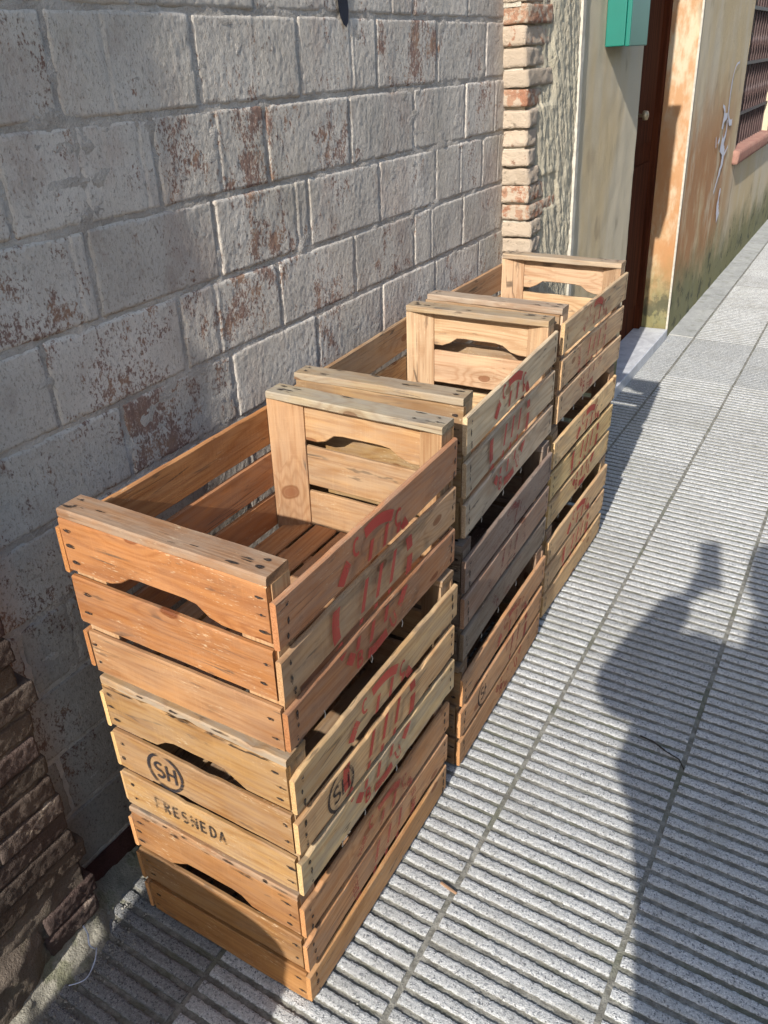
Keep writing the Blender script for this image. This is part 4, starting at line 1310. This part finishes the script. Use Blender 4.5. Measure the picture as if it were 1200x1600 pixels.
# grit along the fillet and scattered over the paving
g = MB()
for i in range(760):
    u = rnd.uniform(-0.45, 0.05); off = 0.088 + abs(rnd.gauss(0, 0.03)) + (0.0 if u < -0.06 else -0.03)
    if i > 420: u = rnd.uniform(-0.4, 3.0); off = rnd.uniform(0.12, 1.2)
    s_ = rnd.uniform(0.0010, 0.0036) * (1 if i <= 420 else 0.75)
    p = Vector((ORG[0] + off + 0.014 * u, u, s_ * 0.5))
    n0 = len(g.v)
    for dx, dy, dz in ((1, 0, 0), (-1, 0, 0), (0, 1, 0), (0, -1, 0), (0, 0, 1), (0, 0, -1)):
        k_ = rnd.uniform(0.6, 1.2) * s_
        g.v.append((p.x + dx * k_, p.y + dy * k_, p.z + dz * k_ * .8))
    for f_ in ((0, 2, 4), (2, 1, 4), (1, 3, 4), (3, 0, 4), (2, 0, 5), (1, 2, 5), (3, 1, 5), (0, 3, 5)):
        g.f.append(tuple(n0 + q for q in f_)); g.m.append(0)
tag(g.build('grit', M['gravel']), 'loose grit along the foot of the wall and on the paving', None, None, 'stuff')

# ================================================================== BEHIND THE CAMERA: what casts the two shadows
def skin_mesh(name, joints, edges, parent, mats, assign=None, root=0, sub=1):
    me = bpy.data.meshes.new(name)
    me.from_pydata([j[0] for j in joints], edges, [])
    o = bpy.data.objects.new(name, me); COL.objects.link(o)
    sk = o.modifiers.new('skin', 'SKIN'); sk.use_smooth_shade = True; sk.branch_smoothing = 0.4
    me.skin_vertices.new() if not me.skin_vertices else None
    for i, j in enumerate(joints):
        r_ = j[1]; rx, ry = r_ if isinstance(r_, tuple) else (r_, r_)
        me.skin_vertices[0].data[i].radius = (rx, ry)
        me.skin_vertices[0].data[i].use_root = (i == root)
    sb_ = o.modifiers.new('sub', 'SUBSURF'); sb_.levels = sub; sb_.render_levels = sub
    dg = bpy.context.evaluated_depsgraph_get()
    ev = o.evaluated_get(dg)
    nm = bpy.data.meshes.new_from_object(ev)
    bpy.data.objects.remove(o)
    nm.name = name
    nm.materials.clear()
    for mm in mats: nm.materials.append(mm)
    if assign:
        for p in nm.polygons: p.material_index = assign(p.center)
    ob = bpy.data.objects.new(name, nm); COL.objects.link(ob)
    if parent: ob.parent = parent
    return ob

person = empty('person', (1.17, -1.0, 0))
tag(person, 'person in navy jacket and grey trousers photographing with a raised phone', 'person')
PX, PY = 1.17, -1.0
def rel(x, y, z): return (x - PX, y - PY, z)
J = []; E = []
def jadd(p, r_, parent=None):
    J.append((p, r_)); i = len(J) - 1
    if parent is not None: E.append((parent, i))
    return i
pel = jadd(rel(1.14, -1.0, 0.95), (0.29, 0.14))
hem = jadd(rel(1.12, -1.0, 0.50), (0.52, 0.15), pel)
spi = jadd(rel(1.14, -1.0, 1.12), (0.25, 0.135), pel)
che = jadd(rel(1.15, -0.99, 1.30), (0.19, 0.125), spi)
nkb = jadd(rel(1.155, -0.99, 1.42), (0.10, 0.075), che)
nk = jadd(rel(1.155, -0.975, 1.50), (0.062, 0.062), nkb)
for s_ in (-1, 1):
    hip = jadd(rel(1.14 + s_ * 0.10, -1.0, 0.46), 0.085, hem)
    kn = jadd(rel(1.14 + s_ * 0.115, -0.985, 0.40), 0.066, hip)
    calf = jadd(rel(1.14 + s_ * 0.118, -1.0, 0.29), 0.060, kn)
    an = jadd(rel(1.14 + s_ * 0.12, -1.01, 0.10), 0.046, calf)
sl = jadd(rel(0.985, -0.985, 1.365), 0.095, che)
ml = jadd(rel(0.86, -0.89, 1.21), 0.098, sl)
el = jadd(rel(0.77, -0.80, 1.105), 0.076, ml)
fl = jadd(rel(0.825, -0.735, 1.235), 0.064, el)
wl = jadd(rel(0.882, -0.665, 1.345), 0.048, fl)
sr = jadd(rel(1.325, -0.985, 1.365), 0.092, che)
er = jadd(rel(1.385, -0.985, 1.10), 0.082, sr)
wr_ = jadd(rel(1.44, -0.90, 0.86), 0.045, er)
def inreg(c):
    z = c.z
    if z < 0.48: return 1
    return 0
body = skin_mesh('body', J, E, person, [M['jacket'], M['trousers']], inreg, pel, 2)
# phone, right behind the camera, tilted as it is held
ph = empty('phone', (0, 0, 0))
tag(ph, 'black phone held upright by the photographer', 'phone')
pc = Vector((0.9154, -0.6134, 1.4913)) - fwd * 0.013 - u2 * 0.045
Mp = Matrix((r2, u2, -fwd)).transposed().to_4x4(); Mp.translation = pc
g = MB(); g.box(-0.0375, 0.0375, -0.078, 0.078, -0.0038, 0.0038)
o = g.build('shell', M['phone'], ph); o.matrix_local = Mp
bv = o.modifiers.new('bevel', 'BEVEL'); bv.width = 0.003; bv.segments = 2
g = MB(); g.quad((-0.034, -0.072, 0.0042), (0.034, -0.072, 0.0042), (0.034, 0.072, 0.0042), (-0.034, 0.072, 0.0042))
o = g.build('screen', M['glass'], ph); o.matrix_local = Mp
# hands: palm, four fingers behind the phone's edge, thumb in front of the screen
def hand(wrist, s_):
    JJ = []; EE = []
    def ad(p, r_, par=None):
        JJ.append((tuple(Vector(p) - Vector((PX, PY, 0))), r_)); i = len(JJ) - 1
        if par is not None: EE.append((par, i))
        return i
    q = lambda a, b, c: Mp @ Vector((a, b, c))
    w = ad(wrist, 0.026)
    pm = ad(q(s_ * 0.056, -0.095, 0.020), (0.034, 0.018), w)
    kn = ad(q(s_ * 0.054, -0.062, 0.012), (0.036, 0.016), pm)
    for f, (dy, ln) in enumerate(((-0.086, 0.032), (-0.066, 0.040), (-0.046, 0.042), (-0.028, 0.036))):
        a = ad(q(s_ * 0.048, dy, 0.004), 0.0095, kn)
        b = ad(q(s_ * 0.043, dy + 0.003, -0.010), 0.0085, a)
        ad(q(s_ * (0.043 - ln * 0.6), dy + 0.004, -0.0125), 0.0075, b)
    t1 = ad(q(s_ * 0.046, -0.078, 0.026), 0.0125, pm)
    t2 = ad(q(s_ * 0.034, -0.052, 0.022), 0.0105, t1)
    ad(q(s_ * 0.024, -0.032, 0.014), 0.0085, t2)
    skin_mesh('hand', JJ, EE, person, [M['skin']], None, w, 2)
hand((0.882, -0.665, 1.345), -1)
JJ = [((0.28, 0.10, 0.865), 0.028), ((0.283, 0.115, 0.80), (0.036, 0.020)), ((0.284, 0.122, 0.765), (0.036, 0.017))]; EE = [(0, 1), (1, 2)]
for f_, (dy, ln) in enumerate(((-.024, .066), (-.008, .076), (.008, .072), (.024, .056))):
    b0 = len(JJ)
    JJ += [((0.284, 0.122 + dy, 0.745), 0.0095), ((0.276, 0.128 + dy, 0.745 - ln * .5), 0.0088), ((0.262, 0.126 + dy, 0.745 - ln), 0.0075)]
    EE += [(2, b0), (b0, b0 + 1), (b0 + 1, b0 + 2)]
b0 = len(JJ); JJ += [((0.272, 0.150, 0.795), 0.0125), ((0.262, 0.166, 0.765), 0.0105), ((0.256, 0.168, 0.735), 0.0085)]; EE += [(1, b0), (b0, b0 + 1), (b0 + 1, b0 + 2)]
skin_mesh('hand', JJ, EE, person, [M['skin']], None, 0, 2)
# head: lathed profile with a face
def head_mesh():
    V = []; F = []
    rows = 22; seg = 28
    for j in range(rows + 1):
        t = j / rows; z = -0.118 + 0.236 * t
        prof = math.sqrt(max(0.0, 1 - (abs(z - 0.012) / 0.131) ** 2.3))
        for k in range(seg):
            a = 2 * math.pi * k / seg
            x, y = math.sin(a), math.cos(a)                   # y = face side
            rx = 0.075 * prof; ry = 0.096 * prof
            if z < -0.03: rx *= 1 - (-0.03 - z) * 2.6; ry *= 1 - (-0.03 - z) * (1.0 if y > 0 else 3.6)
            px, py = x * rx, y * ry
            if y > 0.85:
                fz = math.exp(-((z + 0.02) / 0.022) ** 2) * math.exp(-(px / 0.013) ** 2)
                py += 0.024 * fz
                py += 0.006 * math.exp(-((z + 0.062) / 0.010) ** 2) * math.exp(-(px / 0.02) ** 2)
            if y > 0.6:
                py -= 0.010 * math.exp(-((z - 0.010) / 0.012) ** 2) * math.exp(-((abs(px) - 0.031) / 0.013) ** 2)
            V.append((px, py, z))
    for j in range(rows):
        for k in range(seg):
            k2 = (k + 1) % seg
            F.append((j * seg + k, j * seg + k2, (j + 1) * seg + k2, (j + 1) * seg + k)[::-1])
    F.append(tuple(range(seg))); F.append(tuple(rows * seg + k for k in range(seg))[::-1])
    return V, F
HM = Matrix.Translation(Vector((1.155, -0.955, 1.625)) - Vector((PX, PY, 0))) @ Matrix.Rotation(R(28), 4, 'Z') @ Matrix.Rotation(R(-14), 4, 'X')
V_, F_ = head_mesh()
o = mesh_obj('head', V_, F_, M['skin'], person, None, True); o.matrix_local = HM
hd = o
V2 = []
for (x, y, z) in V_:
    V2.append((x * 1.10, y * 1.09 - 0.006, z * 1.06 + 0.004))
keep = [f for f in F_ if len(f) == 4 and all((V_[i][2] > 0.055) or (V_[i][1] < 0.012 and V_[i][2] > -0.085) for i in f)]
mesh_obj('hair', V2, keep, M['hair'], hd, None, True)
for s_ in (-1, 1):
    g = MB(); g.tube([(s_ * 0.031, 0.076, 0.010), (s_ * 0.031, 0.084, 0.010), (s_ * 0.031, 0.088, 0.010)], [0.011, 0.009, 0.003], 10); g.build('eye', M['eye'], hd, True)
    g = MB(); g.tube([(s_ * 0.070, 0.0, 0.030), (s_ * 0.082, -0.010, 0.020), (s_ * 0.080, -0.006, -0.005), (s_ * 0.070, 0.004, -0.028)], [0.008, 0.012, 0.011, 0.006], 8); g.build('ear', M['skin'], hd, True)
g = MB(); g.tube([(-0.024, 0.082, -0.060), (-0.010, 0.094, -0.058), (0.010, 0.094, -0.058), (0.024, 0.082, -0.060)], [0.002, 0.006, 0.006, 0.002], 8); g.build('mouth', M['lip'], hd, True)
for s_ in (-1, 1):
    V_ = []; F_ = []
    prof = [(-0.09, 0.030, 0.075), (-0.05, 0.040, 0.095), (0.0, 0.043, 0.09), (0.06, 0.047, 0.06), (0.13, 0.046, 0.048), (0.175, 0.03, 0.035)]
    for (y_, hw, hh) in prof:
        for k in range(10):
            a = math.pi * k / 9
            V_.append((math.cos(a) * hw, y_, 0.001 + math.sin(a) * hh))
    for i in range(len(prof) - 1):
        for k in range(9): a = i * 10 + k; F_.append((a, a + 1, a + 11, a + 10))
        F_.append((i * 10, i * 10 + 10, i * 10 + 19, i * 10 + 9))
    F_.append(tuple(range(10))[::-1]); F_.append(tuple(len(prof) * 10 - 10 + k for k in range(10)))
    o = mesh_obj('shoe', V_, F_, M['shoe'], person, None, True); o.location = (-0.03 + s_ * 0.12, 0.0, 0.0)

# shopping trolley added out of view: rounded top shaped to shade the nearest stack
tr = empty('shadow_trolley', (0.222, -1.15, 0))
tag(tr, 'burgundy cloth shopping trolley added unseen behind the photographer to shade the nearest stack', 'trolley')
V_ = []; F_ = []
rows, seg = 18, 28
for j in range(rows + 1):
    t = j / rows; z = 0.10 + 0.705 * t
    for k in range(seg):
        a = 2 * math.pi * k / seg
        sq = lambda v: math.copysign(abs(v) ** 0.45, v)
        hx = 0.185 * (1 + 0.04 * math.sin(t * 3)); hy = 0.125
        x_ = sq(math.cos(a)) * hx; y_ = sq(math.sin(a)) * hy
        zz = z
        if t > 0.80:
            # the stuffed flap slopes down away from the wall
            zz = z
        V_.append((x_ + N(x_ * 9, z * 9, 2) * 0.008, y_ + N(y_ * 9, z * 9, 5) * 0.008, zz - 0.10 * (x_ + 0.19) * t ** 4))
for j in range(rows):
    for k in range(seg):
        k2 = (k + 1) % seg; F_.append((j * seg + k, j * seg + k2, (j + 1) * seg + k2, (j + 1) * seg + k))
F_.append(tuple(range(seg))[::-1])
mesh_obj('bag', V_, F_, M['bag'], tr, None, True)
V_ = []; F_ = []
for j in range(9):
    t = j / 8
    for k in range(seg):
        a = 2 * math.pi * k / seg
        sq = lambda v: math.copysign(abs(v) ** 0.5, v)
        hx = 0.195 * math.sqrt(max(0.001, 1 - t ** 2)); hy = 0.135 * math.sqrt(max(0.001, 1 - t ** 2))
        x_ = sq(math.cos(a)) * hx; y_ = sq(math.sin(a)) * hy
        V_.append((x_, y_, 0.795 + 0.055 * t - 0.10 * (x_ + 0.19)))
for j in range(8):
    for k in range(seg):
        k2 = (k + 1) % seg; F_.append((j * seg + k, j * seg + k2, (j + 1) * seg + k2, (j + 1) * seg + k))
mesh_obj('flap', V_, F_, M['bag'], tr, None, True)
for s_ in (-1, 1):
    wh = MB(); wh.tube([(s_ * 0.20 - 0.014, -0.11, 0.075), (s_ * 0.20 + 0.014, -0.11, 0.075)], 0.075, 22); w_ = wh.build('wheel', M['phone'], tr, False)
    hb = MB(); hb.tube([(s_ * 0.20 - 0.018, -0.11, 0.075), (s_ * 0.20 + 0.018, -0.11, 0.075)], 0.02, 12); hb.build('hub', M['wire'], w_)
g = MB()
g.tube([(-0.20, -0.11, 0.075), (0.20, -0.11, 0.075)], 0.007, 8)
for s_ in (-1, 1): g.tube([(s_ * 0.10, -0.11, 0.075), (s_ * 0.10, -0.145, 0.5), (s_ * 0.08, -0.15, 0.86)], 0.008, 8)
g.build('frame', M['wire'], tr, True)
g = MB(); g.tube([(0.10, -0.11, 0.075), (0.10, 0.11, 0.004)], 0.007, 8); g.tube([(-0.10, -0.11, 0.075), (-0.10, 0.11, 0.004)], 0.007, 8); g.tube([(-0.10, 0.11, 0.009), (0.10, 0.11, 0.009)], 0.008, 8)
g.build('stand', M['wire'], tr, True)
